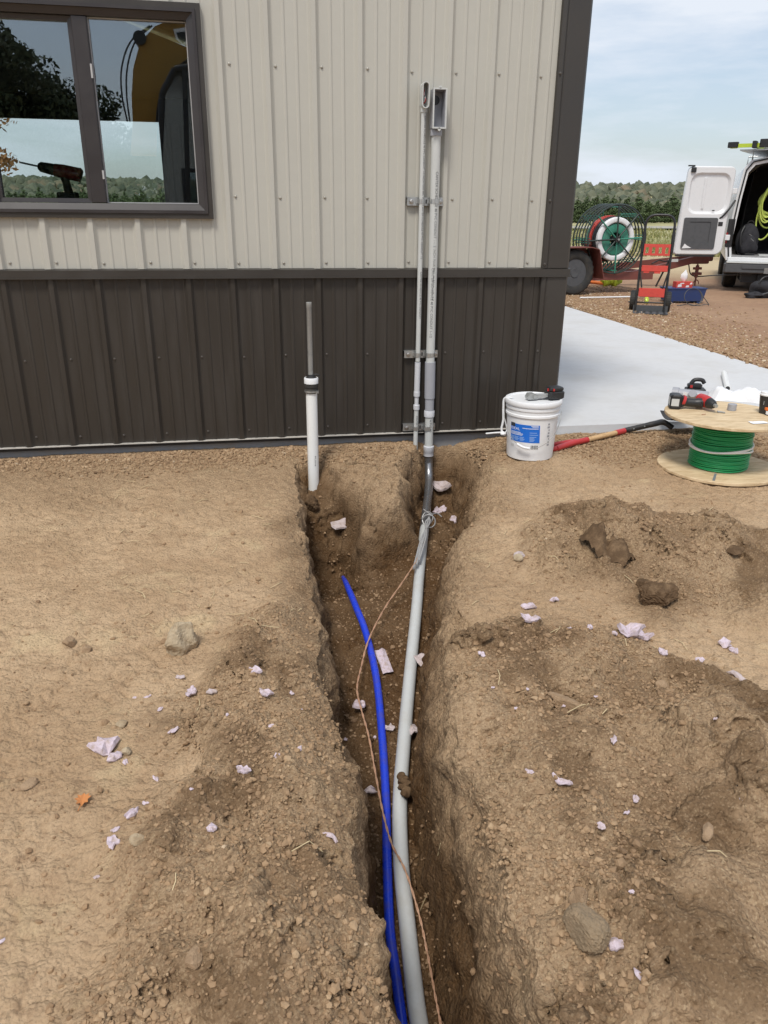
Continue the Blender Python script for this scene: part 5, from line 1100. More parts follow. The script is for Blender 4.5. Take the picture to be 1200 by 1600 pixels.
def van_door(sgn, label):
    """door folded right round: its inner face looks back"""
    D_ = V_ @ (Matrix.Translation((-.02, -.03, 0)) if sgn > 0 else Matrix.Translation((VW+.02, -.03, 0)) @ Matrix.Scale(-1, 4, (1, 0, 0)))
    D_ = D_ @ Matrix.Rotation(math.radians(21), 4, 'Z')
    root = bpy.data.objects.new('rear_door', None); COL.objects.link(root); root.parent = van; root.location = (D_ @ Vector((-.45, 0, 1.3)))-VO
    if label: root['label'] = label
    W, z0, z1 = .86, .605, 2.03
    def outl(i, ztop=0):                                     # rounded outline, inset i
        r = .09; pts = []
        for cx, cz, a0, rr in ((-.02-r-i*0, z1-r, 0, r), (-W+.07+r, z1-r, PI/2, r), (-W+r*.6, z0+r*.6, PI, r*.6), (-.05-r*1.4, z0+r*1.4, 1.5*PI, r*1.4)):
            for k in range(5):
                a = a0+PI/2*k/4; pts.append((cx+(rr-i)*math.cos(a), cz+(rr-i)*math.sin(a)))
        return pts
    mb = MB(D_); P0, P1 = outl(0), outl(.018); m_ = len(P0)
    mb.v += [D_ @ Vector((x, .055, z)) for x, z in P0]+[D_ @ Vector((x, .0, z)) for x, z in P0]+[D_ @ Vector((x, -.016, z)) for x, z in P1]
    mb.f += [(k, (k+1) % m_, m_+(k+1) % m_, m_+k) for k in range(m_)]+[(m_+k, m_+(k+1) % m_, 2*m_+(k+1) % m_, 2*m_+k) for k in range(m_)]+[tuple(range(m_))]
    # inner skin with a pressed window recess
    def rrect(x0, x1, za, zb, r, nn=5):
        return [(cx+r*math.cos(a0+PI/2*k/(nn-1)), cz+r*math.sin(a0+PI/2*k/(nn-1))) for cx, cz, a0 in ((x1-r, zb-r, 0), (x0+r, zb-r, PI/2), (x0+r, za+r, PI), (x1-r, za+r, 1.5*PI)) for k in range(nn)]
    Q0 = rrect(-W+.12, -.075, 1.27, z1-.10, .15); Q1 = rrect(-W+.155, -.11, 1.315, z1-.135, .13)
    b_ = len(mb.v); mb.v += [D_ @ Vector((x, -.0162, z)) for x, z in Q0]+[D_ @ Vector((x, .020, z)) for x, z in Q1]
    for k in range(m_): j = (k+1) % m_; mb.f += [(2*m_+k, 2*m_+j, b_+j, b_+k), (b_+k, b_+j, b_+m_+j, b_+m_+k)]
    mb.f.append(tuple(range(b_+m_, b_+2*m_)))
    mb.build('door_shell', M['vanwhite'], root, 25)
    mb = MB(D_); mb.box((-.50, .004, 1.36), (-.465, .0195, 1.85), bev=.004); mb.build('pressed_rib', M['vanwhite'], root)
    mb = MB(D_); a_ = rrect(-W+.10, -.20, .70, 1.215, .03); mb.v += [D_ @ Vector((x, -.018, z)) for x, z in a_]+[D_ @ Vector((x, -.030, z)) for x, z in a_]; m2 = len(a_); mb.f += [(k, (k+1) % m2, m2+(k+1) % m2, m2+k) for k in range(m2)]
    c2 = rrect(-W+.20, -.31, .80, 1.15, .012); b2_ = len(mb.v); mb.v += [D_ @ Vector((x, -.030, z)) for x, z in c2]+[D_ @ Vector((x, -.019, z)) for x, z in c2]
    mb.f += [(m2+k, m2+(k+1) % m2, b2_+(k+1) % m2, b2_+k) for k in range(m2)]+[(b2_+k, b2_+(k+1) % m2, b2_+m2+(k+1) % m2, b2_+m2+k) for k in range(m2)]+[tuple(range(b2_+m2, b2_+2*m2))]
    mb.build('trim_panel', M['vangrey'], root)
    mb = MB(D_); mb.add([(-W+.12, -.0315, .71), (-W+.28, -.0315, .72), (-W+.20, -.0315, .76), (-W+.16, -.0315, .79)], [(0, 1, 2, 3)]); mb.build('torn_sticker', M['white'], root)
    mb = MB(D_); mb.box((-.185, -.019, 1.08), (-.11, -.012, 1.15)); mb.box((-W+.10, -.05, z1-.10), (-W+.18, -.0165, z1-.02), bev=.01); mb.box((-W+.06, -.02, z1-.005), (-W+.16, .03, z1+.015)); mb.box((-.32, -.018, 1.32), (-.28, -.012, 1.34)); mb.build('latch', M['black'], root)
    mb = MB(D_); mb.box((-W+.05, -.01, z0-.03), (-.16, .04, z0-.001)); mb.build('lower_seal', M['black'], root)
    mb = MB(D_)
    for z in (.85, 1.6): mb.box((-.03, -.02, z), (.05, .03, z+.09), bev=.01)
    mb.build('hinge', M['vanwhite'], root)
    return root
van_door(1, None); van_door(-1, None)
# door holder strap
mb = MB(V_); mb.tube(spline([(.02, -.03, 1.50), (-.06, -.09, 1.35), (-.16, -.1, 1.22), (-.26, -.08, 1.2)], 5), .016, 8); mb.build('door_strap', M['black'], van, 50)
# ladder on the roof
la = V_ @ Vector((.06, -.35, 2.42)); lad = thing('ladder', 'lime green ladder lying on the van roof with black end caps', 'ladder', tuple(la)); A_ = V_ @ Matrix.Translation((.16, -.10, 2.29)) @ Matrix.Rotation(math.radians(-14), 4, 'Z')
for x in (.0, .36):
    mb = MB(A_); mb.box((x, .06, .02), (x+.035, 3.3, .105)); mb.build('rail', M['lime'], lad)
    mb = MB(A_); mb.box((x-.012, -.10, .01), (x+.047, .055, .12), bev=.012); mb.build('foot_cap', M['black'], lad)
for k in range(9):
    mb = MB(A_); mb.cyl((.036, .3+.33*k, .06), (.359, .3+.33*k, .06), .016, 8); mb.build('rung', M['pvcgrey'], lad, 40)
A2 = A_ @ Matrix.Rotation(math.radians(52), 4, 'Z'); mb = MB(A_); mb.box((-.25, .02, .03), (.36, .055, .09)); mb.box((-.36, .015, .02), (-.25, .06, .105), bev=.01); mb.box((.10, .0, .025), (.26, .058, .135), bev=.01); mb.build('stabiliser_bar', M['lime'], lad)
mb = MB(A_); mb.box((-.40, .0, .03), (-.24, .07, .12), bev=.012); mb.box((.08, -.012, .022), (.24, .07, .15), bev=.012); mb.build('bar_cap', M['black'], lad)
mb = MB(A_); mb.box((-.2, .0, -.02), (.60, 3.2, .0)); mb.build('ladder_base', M['galv'], lad)
mb = MB(V_); mb.tube([(.2, .5, 2.12), (.2, .5, 2.30), (1.6, .5, 2.30), (1.6, .5, 2.12)], .018, 8); mb.tube([(.2, 2., 2.12), (.2, 2., 2.30), (1.6, 2., 2.30), (1.6, 2., 2.12)], .018, 8); mb.build('roof_rack', M['galv'], van, 50)
# yellow-green hose hung inside
hc = V_ @ Vector((.62, .25, 1.55)); mb = MB(V_); rb_ = random.Random(12)
for k in range(9):
    w = .10+.016*k; cx = .56+.012*k+rb_.uniform(-.02, .02); top = 1.76+rb_.uniform(-.03, .03); bot = (.86 if k == 3 else 1.20+rb_.uniform(-.16, .12)); yy = .22+.022*k
    pts = []
    for a in np.linspace(0, 2*PI, 26, endpoint=False): pts.append((cx+w*math.sin(a)*(1-.35*max(0, math.cos(a)))-.04*(1-math.cos(a))*(1 if k == 3 else .3), yy+.03*math.sin(a+k), (top+bot)/2+(top-bot)/2*math.cos(a)))
    mb.tube(pts, .0135, 7, closed=True)
tag(mb.build('hose_coil', M['limehose'], None, 60), 'yellow green hose coil hanging inside the back of the van', 'hose')
q = V_ @ Vector((.30, .22, .601)); bp = thing('backpack', 'black backpack standing inside the van door on the left', 'backpack', tuple(q))
mb = MB(V_); mb.blob((.33, .32, .86), (.17, .14, .27), 31, .18, 2); mb.blob((.36, .18, .76), (.13, .06, .14), 32, .2, 2); mb.build('pack_body', M['cloth'], bp, 60)
mb = MB(V_); mb.tube(spline([(.24, .22, 1.08), (.20, .16, .95), (.22, .16, .78), (.27, .2, .68)], 5), .016, 8); mb.tube([(.33+.05*math.cos(a), .28, 1.12+.05*math.sin(a)) for a in np.linspace(0, PI, 10)], .010, 6); mb.build('pack_strap', M['black'], bp, 60)
mb = MB(V_); mb.tube([(.36, .135, .88), (.41, .13, .84)], .006, 6); mb.tube([(.33, .17, .95), (.37, .165, .93)], .006, 6); mb.build('zip_pull', M['galv'], bp, 60)
q = V_ @ Vector((.75, .1, .601)); mb = MB(V_); mb.box((.52, .02, .602), (1.25, .30, .625)); tag(mb.build('board', M['pvcgrey'], None), 'pale flat board lying on the van floor', 'board')
mb = MB(V_); mb.box((.82, .30, .626), (1.25, .70, 1.0), bev=.02); tag(mb.build('tote_box', M['navy'], None), 'dark blue tote box inside the van beside the hose', 'box')
# grey wire from tongue to van
a_, b_ = T_ @ Vector((2.6, .5, .42)), V_ @ Vector((.45, -.1, .30)); mb = MB(); mb.tube(spline([a_, a_+Vector((.12, 0, -.20)), (a_+b_)/2+Vector((0, 0, -.10)), b_], 6), .010, 6); tag(mb.build('trailer_cable', M['vangrey'], None, 60), 'dark trailer cable drooping between tongue and van', 'cable')

# ---------------------------------------------------------------- trees and far woods
def leafmesh(name, blobs, n, size, mat, seed, flat=.5):
    """many leaf clump faces spread through the given ellipsoids (centre, radii); tone varies leaf by leaf and rises towards clump tops"""
    r = np.random.RandomState(seed); wgt = np.array([b[1][0]*b[1][1]*b[1][2] for b in blobs])**.7; wgt /= wgt.sum(); ki = r.choice(len(blobs), n, p=wgt)
    cen = np.array([b[0] for b in blobs])[ki]; rad = np.array([b[1] for b in blobs])[ki]
    d = r.normal(size=(n, 3)); d /= np.linalg.norm(d, axis=1)[:, None]; d *= (r.uniform(.35, 1.05, n)**.55)[:, None]; p = cen+d*rad
    nrm = d+r.normal(size=(n, 3))*.7; nrm /= np.linalg.norm(nrm, axis=1)[:, None]
    t1 = np.cross(nrm, r.normal(size=(n, 3))); t1 /= np.linalg.norm(t1, axis=1)[:, None]; t2 = np.cross(nrm, t1); s = (size*r.uniform(.6, 1.5, n))[:, None]
    V = np.stack([p-t1*s, p+t2*s*flat, p+t1*s, p-t2*s*flat], 1).reshape(-1, 3)
    me = bpy.data.meshes.new(name); me.vertices.add(4*n); me.vertices.foreach_set('co', V.reshape(-1).astype(np.float32)); me.loops.add(4*n); me.loops.foreach_set('vertex_index', np.arange(4*n, dtype=np.int32))
    me.polygons.add(n); me.polygons.foreach_set('loop_start', np.arange(0, 4*n, 4, dtype=np.int32)); me.polygons.foreach_set('loop_total', np.full(n, 4, np.int32)); me.update(calc_edges=True); me.validate()
    a = me.attributes.new('tone', 'FLOAT', 'POINT'); a.data.foreach_set('value', np.repeat(np.clip(r.normal(.45, .22, n)+.25*d[:, 2], 0, 1), 4).astype(np.float32))  # upper side of each clump painted lighter, as if lit from above
    me.materials.append(mat); return me
def tree(name, label, loc, crown, trunk, scale, rz, group=None):
    t_ = thing(name, label, 'tree', loc, group); t_.rotation_euler.z = rz; t_.scale = (scale,)*3 if not hasattr(scale, '__len__') else scale
    for nm, me in (('crown', crown), ('trunk', trunk)):
        o = bpy.data.objects.new(nm, me); COL.objects.link(o); o.parent = t_
    return t_
def trunkmesh(h, r, limbs, seed):
    mb = MB(); rb = random.Random(seed); mb.tube([(0, 0, -.2), (.02, .01, h*.3), (-.02, .02, h*.65), (0, 0, h)], [r*1.3, r, r*.7, r*.25], 8)
    for k in range(limbs):
        z = h*(.3+.6*k/limbs); a = rb.uniform(0, 2*PI); l = h*rb.uniform(.18, .36); mb.tube([(0, 0, z), (math.cos(a)*l*.5, math.sin(a)*l*.5, z+l*.25), (math.cos(a)*l, math.sin(a)*l, z+l*.55)], [r*.4, r*.25, r*.08], 5)
    me = bpy.data.meshes.new('trunk'); me.from_pydata([tuple(v) for v in mb.v], [], mb.f); me.materials.append(M['bark']); return me
pv = []
for s_ in range(4):
    rb = random.Random(50+s_); bl_ = []
    for k in range(16):
        z = .35+k/16*3.5; w = 1.45*(1-(k/16)**1.9)+.10
        for j in range(3): a = rb.uniform(0, 2*PI); bl_.append(((math.cos(a)*w*.45, math.sin(a)*w*.45, z+rb.uniform(-.15, .15)), (w*.62, w*.62, .32)))
    bl_.append(((0, 0, 4.0), (.14, .14, .35))); pv.append((leafmesh('crown', bl_, 2600, .13, M['pine'], 60+s_), trunkmesh(3.8, .09, 4, 70+s_)))
rb = random.Random(77); kp = 0
for px0, px1, step in ((885, 1150, 13), (-40, 275, 15)):
    px = px0
    while px < px1:
        D = rb.uniform(92, 112); q = atD(px, 349, D); s_ = (326-308 if px > 500 else 326-296)/18.*1.0
        hpx = rb.uniform(34, 45) if px > 500 else rb.uniform(36, 47); sc = hpx*D/FPX/4.3; i_ = kp % 4; kp += 1
        tree('pine_tree', ('dark green pine in the row along the far side of the field' if px > 500 else 'olive green pine seen through the window and the rear doorway'), (q.x, q.y, .0), pv[i_][0], pv[i_][1], (sc*1.25, sc*1.25, sc), rb.uniform(0, 6.28), 'pines along the far field edge' if px > 500 else 'pines seen through the building'); px += step*rb.uniform(.6, 1.3)
# wooded hill: reads as one mass
r = np.random.RandomState(5); V0, F0 = ico(0); V0 = np.array([tuple(v) for v in V0]); F0 = np.array(F0); vs = []; fs = []; tn = []; nt = 6500
azs = r.uniform(math.radians(-40), math.radians(62), nt); dd = r.uniform(330, 560, nt)
for i in range(nt):
    x, y = CP[0]+dd[i]*math.sin(azs[i]), CP[1]+dd[i]*math.cos(azs[i]); t_ = np.clip((dd[i]-335)/190, 0, 1); z = .2+13*t_*t_*(3-2*t_)
    s = r.uniform(1.5, 3.1); k = V0*(np.array([s, s, s*r.uniform(.9, 1.35)]))*(1+.16*r.normal(size=(len(V0), 1)).clip(-1.5, 1.5)); vs.append(k+np.array([x, y, z+s*.7])); fs.append(F0+len(V0)*i); tn.append(np.full(len(V0), r.uniform(0, 1)))
me = bpy.data.meshes.new('hill_woods'); me.from_pydata(np.concatenate(vs).tolist(), [], np.concatenate(fs).tolist()); a = me.attributes.new('tone', 'FLOAT', 'POINT'); a.data.foreach_set('value', np.concatenate(tn).astype(np.float32)); me.materials.append(M['hillwood'])
o = bpy.data.objects.new('hill_woods', me); COL.objects.link(o); tag(o, 'distant wooded hill in haze-greyed green and autumn colours', 'woods', kind='stuff')
# oak seen through the building at the left, and the dark trees reflected in the panes
rb = random.Random(5)
q = atD(-60, 215, 24); bl_ = [((rb.uniform(-1.6, 1.6), rb.uniform(-1.6, 1.6), 3+rb.uniform(-1.3, 1.8)), (.8, .8, .42)) for _ in range(20)]
tree('oak_tree', 'autumn oak with orange leaves seen through the window at far left', (q.x-.55, q.y, .1), leafmesh('crown', bl_, 2600, .085, M['oak'], 90), trunkmesh(4.2, .13, 9, 91), 1.0, .4)
def mirr(px, py, D): q = atD(px, py, D); return Vector((q.x, .056-q.y, q.z))
big_ = []
for s_ in range(2):
    bl_ = [((rb.uniform(-2.6, 2.6), rb.uniform(-2.6, 2.6), 5.6+rb.uniform(-3.2, 3.4)), (1.5, 1.5, 1.1)) for _ in range(26)]
    big_.append((leafmesh('crown', bl_, 12000, .15, M['darktree'], 95+s_), trunkmesh(8, .25, 10, 97+s_)))
for k, (px, D, hz) in enumerate(((-75, 40, 1.12), (15, 40, 1.02), (75, 42, .95), (120, 43, .80), (160, 44, .66), (205, 46, .60), (300, 44, .62), (-160, 42, 1.1))):
    q = mirr(px, 349, D); tree('dark_tree', 'dark leafy tree standing behind the camera and mirrored in the window', (q.x, q.y, -.5), big_[k % 2][0], big_[k % 2][1], hz, k*1.3, 'trees behind the camera')

# ---------------------------------------------------------------- the excavator behind the camera, mirrored in the right pane
e0 = mirr(250, 300, 11.2); ex = thing('excavator', 'yellow excavator with black framed cab mirrored in the right window pane', 'excavator', (e0.x+1.0, e0.y-1.2, -.33))
out = [mirr(*p_, 11.2) for p_ in ((206, 190), (206, 150), (210, 110), (222, 72), (245, 48), (285, 32), (360, 10))]; inn = [mirr(*p_, 11.2) for p_ in ((375, 70), (300, 92), (284, 105), (266, 128), (254, 152), (248, 190), (246, 240))]
yb = e0.y-.55; poly = [(p_.x, p_.z) for p_ in out+inn]+[(inn[-1].x-.42, inn[-1].z)]
mb = MB(); mb.prism(poly, yb, yb-.34); mb.build('boom', M['yellow'], ex)
mb = MB()
for dx in (-.035, -.07): mb.tube(spline([(p_.x+dx*(1+1.2*math.sin(i*.8)), yb+.03, p_.z) for i, p_ in enumerate(out[:5])], 5), .012, 6)
mb.tube(spline([(p_.x-.05, yb+.03, p_.z-.02) for p_ in inn[1:6]], 5), .016, 6); mb.build('hydraulic_hose', M['black'], ex, 60)
mb = MB(); q = mirr(222, 66, 11.2); mb.cyl((q.x, yb+.06, q.z), (q.x, yb-.40, q.z), .09, 14); q = mirr(262, 38, 11.2); mb.cyl((q.x-.1, yb+.10, q.z+.02), (q.x+.5, yb+.10, q.z+.2), .06, 12); mb.build('cylinder', M['black'], ex, 40)
q = mirr(283, 62, 11.2); mb = MB(); mb.prism([(q.x-.09, q.z+.09), (q.x+.13, q.z+.13), (q.x+.12, q.z-.05), (q.x+.04, q.z-.12), (q.x-.06, q.z-.03)], yb+.012, yb+.002); mb.build('warning_sticker', M['white'], ex)
mb = MB(); mb.prism([(q.x-.05, q.z+.05), (q.x+.10, q.z+.07), (q.x+.09, q.z-.03), (q.x+.03, q.z-.08), (q.x-.03, q.z-.02)], yb+.018, yb+.013); mb.build('sticker_panel', M['black'], ex)
cx0, cy0 = mirr(250, 300, 11.2).x, e0.y-.05; zt_ = mirr(285, 112, 11.2).z
cab = [(cx0+.02, .75), (cx0-.0, 1.7), (cx0+.14, zt_-.35), (cx0+.34, zt_-.04), (cx0+.6, zt_), (cx0+1.25, zt_), (cx0+1.25, .75)]
mb = MB(); mb.prism(cab, cy0-.06, cy0-1.5); mb.build('cab_glass', M['cabglass'], ex)
mb = MB(); 
for (xa, za), (xb, zb) in zip(cab, cab[1:]+cab[:1]): mb.tube([(xa, cy0-.05, za), (xb, cy0-.05, zb)], .045, 8)
for xa in (cx0+.42,): mb.tube([(xa-.06, cy0-.04, .78), (xa+.05, cy0-.04, zt_-.04)], .035, 8)
mb.build('cab_frame', M['black'], ex, 50)
mb = MB(); mb.prism([(cx0-.25, .35), (cx0-.25, .75), (cx0+2.9, .75), (cx0+2.9, 1.5), (cx0+3.3, 1.4), (cx0+3.3, .35)], cy0-.02, cy0-2.1); mb.build('upper_body', M['yellow'], ex)
for yy in (cy0-.1, cy0-1.75):
    mb = MB(); mb.prism([(cx0-.3, -.05), (cx0-.45, .1), (cx0-.3, .28), (cx0+2.9, .28), (cx0+3.05, .1), (cx0+2.9, -.05), (cx0+2.6, -.33), (cx0, -.33)], yy, yy-.4); mb.build('track', M['rubber'], ex)

# ---------------------------------------------------------------- field grass
r = np.random.RandomState(9); n = 11000; D = 21.5+r.uniform(0, 1, n)**1.8*36; px = r.uniform(700, 1300, n); P0 = np.array([np.array(atD(a_, 349, d_)) for a_, d_ in zip(px, D)]); hh = r.uniform(.05, .24, n)*(.6+.8*(np.sin(P0[:, 0]*.9)*.5+.5)); an = r.uniform(0, 2*PI, n); w = .018*(D/22)
b0 = P0.copy(); b0[:, 2] = .08; c_, s_ = np.cos(an)*w, np.sin(an)*w; Vg = np.stack([b0+np.stack([c_, s_, 0*c_], 1), b0-np.stack([c_, s_, 0*c_], 1), b0+np.stack([r.normal(0, .06, n), r.normal(0, .06, n), hh], 1)], 1).reshape(-1, 3)
me = bpy.data.meshes.new('field_grass'); me.from_pydata(Vg.tolist(), [], np.arange(3*n).reshape(-1, 3).tolist()); a = me.attributes.new('tone', 'FLOAT', 'POINT'); a.data.foreach_set('value', np.repeat(r.uniform(0, 1, n), 3).astype(np.float32)); me.materials.append(M['grassblade'])
o = bpy.data.objects.new('field_grass', me); COL.objects.link(o); tag(o, 'pale green and straw coloured grass in the field', 'grass', kind='stuff')

# ---------------------------------------------------------------- loose things on the soil
def pebbles(name, label, pts, sizes, tones, sub=0, flat=.72, mat='pebble'):
    V0, F0 = ico(sub); V0 = np.array([tuple(v) for v in V0]); F0 = np.array(F0); m_ = len(V0); r = np.random.RandomState(len(pts)); n = len(pts)
    k = np.repeat(V0[None], n, 0)*(1+.24*r.normal(size=(n, m_, 1)).clip(-1.4, 1.4)); k *= np.stack([r.uniform(.75, 1.35, n), r.uniform(.75, 1.2, n), r.uniform(.55, 1.0, n)*flat/.72], 1)[:, None, :]
    a = r.uniform(0, 2*PI, n); ca, sa = np.cos(a)[:, None], np.sin(a)[:, None]; x = k[:, :, 0]*ca-k[:, :, 1]*sa; y = k[:, :, 0]*sa+k[:, :, 1]*ca; k = np.stack([x, y, k[:, :, 2]], -1)*sizes[:, None, None]+pts[:, None, :]
    me = bpy.data.meshes.new(name); me.from_pydata(k.reshape(-1, 3).tolist(), [], (F0[None]+(np.arange(n)*m_)[:, None, None]).reshape(-1, 3).tolist()); t_ = me.attributes.new('tone', 'FLOAT', 'POINT'); t_.data.foreach_set('value', np.repeat(tones, m_).astype(np.float32)); me.materials.append(M[mat])
    o = bpy.data.objects.new(name, me); COL.objects.link(o); return tag(o, label, 'soil', kind='stuff')
r = np.random.RandomState(21); N_ = 95000
py = -3.75+3.72*r.uniform(0, 1, N_)**1.25; px = 1.13+(py+4.35)*r.uniform(-.40, .74, N_)
g_ = ground(px, py); prob = np.clip(.03+.75*g_[5]*(.25+.75*sst(-.3, .5, fbm(px, py, .3, 3, 51)))+.22*np.clip(g_[7]*1.2, 0, 1), 0, 1)*(1-g_[6]*.9)
ok = (r.uniform(0, 1, N_) < prob) & ((g_[4] < .55) | (r.uniform(0, 1, N_) < .35)); sz = np.clip(np.exp(r.normal(-5.65, .45, N_)), .0018, .0105); sz = np.where(py > -2.3, np.maximum(sz, .003), sz)
pebbles('soil_crumbs', 'brown crumbs and pebbles strewn over the dug soil', np.stack([px, py, g_[0]+sz*.25], 1)[ok], sz[ok], np.clip(r.normal(.42, .16, N_)-.28*g_[1], 0, 1)[ok])
print('crumbs', ok.sum())
N_ = 26000; py = -.02-r.uniform(0, 1, N_)**1.6*.85; px = r.uniform(-.55, 4.3, N_); g_ = ground(px, py); ok = (r.uniform(0, 1, N_) < g_[6]*.95) & (g_[7] < .25); sz = np.clip(np.exp(r.normal(-5.2, .35, N_)), .003, .012)
pebbles('wall_gravel', 'orange brown gravel strip along the foundation', np.stack([px, py, g_[0]+sz*.3], 1)[ok], sz[ok], np.clip(r.normal(.44, .20, N_), 0, .9)[ok]); print('gravel', ok.sum())
N_ = 9000; py = r.uniform(.1, 9, N_)**1.0; px = 5.5+.05*py+np.abs(r.normal(0, 1, N_))*.8-.06; sz = r.uniform(.006, .016, N_); sl_ = (px < np.interp(py, [.055, 1.6, 5, 12.2], [5.55, 5.60, 5.68, 5.80]))
zz = np.where(sl_, -.018, zl(py)+.012*fbm(px, py, 1.1, 4, 101)*sst(.03, .5, py)); ok = ~sl_ | (r.uniform(0, 1, N_) < .10)
pebbles('lot_gravel', 'loose orange brown gravel along the edge of the slab', np.stack([px, py, zz+sz*.2], 1)[ok], sz[ok], np.clip(r.normal(.5, .27, N_), 0, 1)[ok])
mb = MB(); rb = random.Random(31)
for k in range(64):
    px_, py_ = (rb.uniform(180, 470), rb.uniform(760, 990)) if k < 34 else ((rb.uniform(700, 1150), rb.uniform(770, 1060)) if k < 48 else (rb.uniform(250, 1200), rb.uniform(960, 1500)))
    q = atZ(px_, py_, -.12); z = gz(q.x, q.y); a = rb.uniform(0, PI); l = rb.uniform(.010, .036); mb.tube([(q.x-l*math.cos(a), q.y-l*math.sin(a), gz(q.x-l*math.cos(a), q.y-l*math.sin(a))+.004), (q.x+.006, q.y, z+.009), (q.x+l*math.cos(a), q.y+l*math.sin(a), gz(q.x+l*math.cos(a), q.y+l*math.sin(a))+.005)], .0013, 4)
tag(mb.build('straw_bits', M['straw'], None), 'short pale straw bits scattered on the dirt', 'straw', kind='stuff')
# stones
def stone(px_, py_, wpx, label, seed, mt='stone', asp=(1, .8, .72), sink=.45, name='stone', planes=9, group='stones on the dug soil'):
    q = on(px_, py_); D = (q-Vector(CP)).dot(Vector(fw)); r_ = wpx*D/FPX/2; mb = MB()
    if mt == 'damp':
        rb = random.Random(seed); mb.rock((0, 0, 0), (r_*asp[0]*1.12, r_*asp[1]*1.12, r_*asp[2]*1.1), seed, 11, 4); mb.v = [v*(1+.06*math.sin(v.x/r_*5+seed)*math.sin(v.y/r_*4+1))*(1+.05*math.sin(v.x/r_*9+v.y/r_*7)*math.sin(v.z/r_*11+v.x/r_*5)+rb.uniform(-.03, .03)) for v in mb.v]
    else: mb.rock((0, 0, 0), (r_*asp[0], r_*asp[1], r_*asp[2]), seed, planes)
    Rm = Matrix.Translation(q+Vector((0, r_*asp[1]*.3, r_*asp[2]*(1-sink)))) @ Matrix.Rotation(seed*1.7, 4, 'Z'); mb.v = [Rm @ v for v in mb.v]
    return tag(mb.build(name, M[mt], None, 30), label, 'stone', group)
# squarish stone block at the left
q = on(280, 1021); r_ = .055; mb = MB(); mb.rock((0, 0, .034), (.060, .052, .066), 44, 6, 4); Rm = TM(q+Vector((0, .03, .0)), rz=.75, rx=.10, ry=-.08); mb.v = [Rm @ (v+Vector((.006*math.sin(v.z*90), .005*math.sin(v.x*110+1), .006*math.sin(v.x*60+v.y*80)))) for v in mb.v]
tag(mb.build('stone_block', M['stonegrey'], None, 40), 'squarish pale tan stone block on the dry dirt left of the trench', 'stone')
stone(918, 1478, 80, 'largest brown rock right of the trench beside a pink foam chunk', 3, asp=(1, .8, .78), sink=.25, mt='rockdark', planes=7)
stone(905, 1425, 46, 'upright brown clod leaning behind the largest rock', 4, asp=(.7, .7, 1))
stone(108, 1010, 24, 'small brown stone lying left of the pale stone block', 5); stone(135, 1018, 18, 'smaller brown stone beside another one left of the stone block', 6)
stone(45, 1232, 30, 'flat dark stone pressed into dirt above the orange leaf', 8, asp=(1, .8, .35), sink=.5); stone(215, 1322, 26, 'rounded stone beside foam scraps below the orange leaf', 9, 'stonegrey')
stone(305, 1515, 44, 'long half buried stone in the left spoil heap', 10, asp=(1, .6, .45), sink=.5); stone(190, 1135, 20, 'buff stone next to the largest foam pile', 11, 'stonegrey')
stone(198, 1180, 20, 'pale stone touching the largest foam pile', 12, 'stonegrey'); stone(1035, 1075, 26, 'brown stone below the row of pink foam bits', 13); stone(810, 878, 18, 'buff stone beside the pink scrap near the upper spoil', 14, 'stonegrey')

stone(880, 1105, 60, 'long brown clod on the near right spoil', 18, asp=(1, .35, .35), sink=.45); stone(1105, 1310, 40, 'brown shard beside the hollow in the right spoil', 19, asp=(1, .5, .5)); 
stone(1030, 945, 62, 'large dark damp clod on the upper right spoil', 24, 'damp', (1, .8, .6), .3, 'soil_clod', 6, None); stone(1012, 925, 38, 'smaller dark clod behind the large damp clod', 25, 'damp', (1, .7, .5), .3, 'soil_clod', 6, None)
stone(1150, 868, 34, 'flat dark clod at the right of the upper spoil', 26, 'damp', (1, .8, .3), .5, 'soil_clod', 7, None); stone(487, 800, 30, 'dark lump of soil on the trench lip below the white pipe', 27, 'damp', (.8, .8, 1), .3, 'soil_clod', 6, None)
# long dark slab of damp earth
a_, b_ = on(915, 838), on(985, 885); mb = MB(); n_ = 31
for i in range(n_):
    u = i/(n_-1); c0 = a_*(1-u)+b_*u; c0.z = gz(c0.x, c0.y)+.022; w = .075*(.55+.75*math.sin(PI*min(1, u*.9+.1))); d_ = (b_-a_).normalized(); s_ = Vector((-d_.y, d_.x, 0))
    for j in range(9):
        t_ = -1+j/4; hz_ = (1-abs(t_)**2.2)*(.045+.018*math.sin(u*9+t_*2)+.012*math.sin(u*23+t_*7))*math.sin(PI*(.04+.92*u))**.6; mb.v.append(Vector((c0.x, c0.y, c0.z-.012))+s_*w*t_*(1+.1*math.sin(u*13))+Vector((0, 0, hz_+.006*math.sin(u*31+j*2.3)+random.uniform(-.004, .004))))
mb.f = [(i*9+j, i*9+j+1, (i+1)*9+j+1, (i+1)*9+j) for i in range(n_-1) for j in range(8)]; tag(mb.build('soil_clod', M['damp'], None, 60), 'long dark slab of damp earth on the upper right spoil', 'clod')
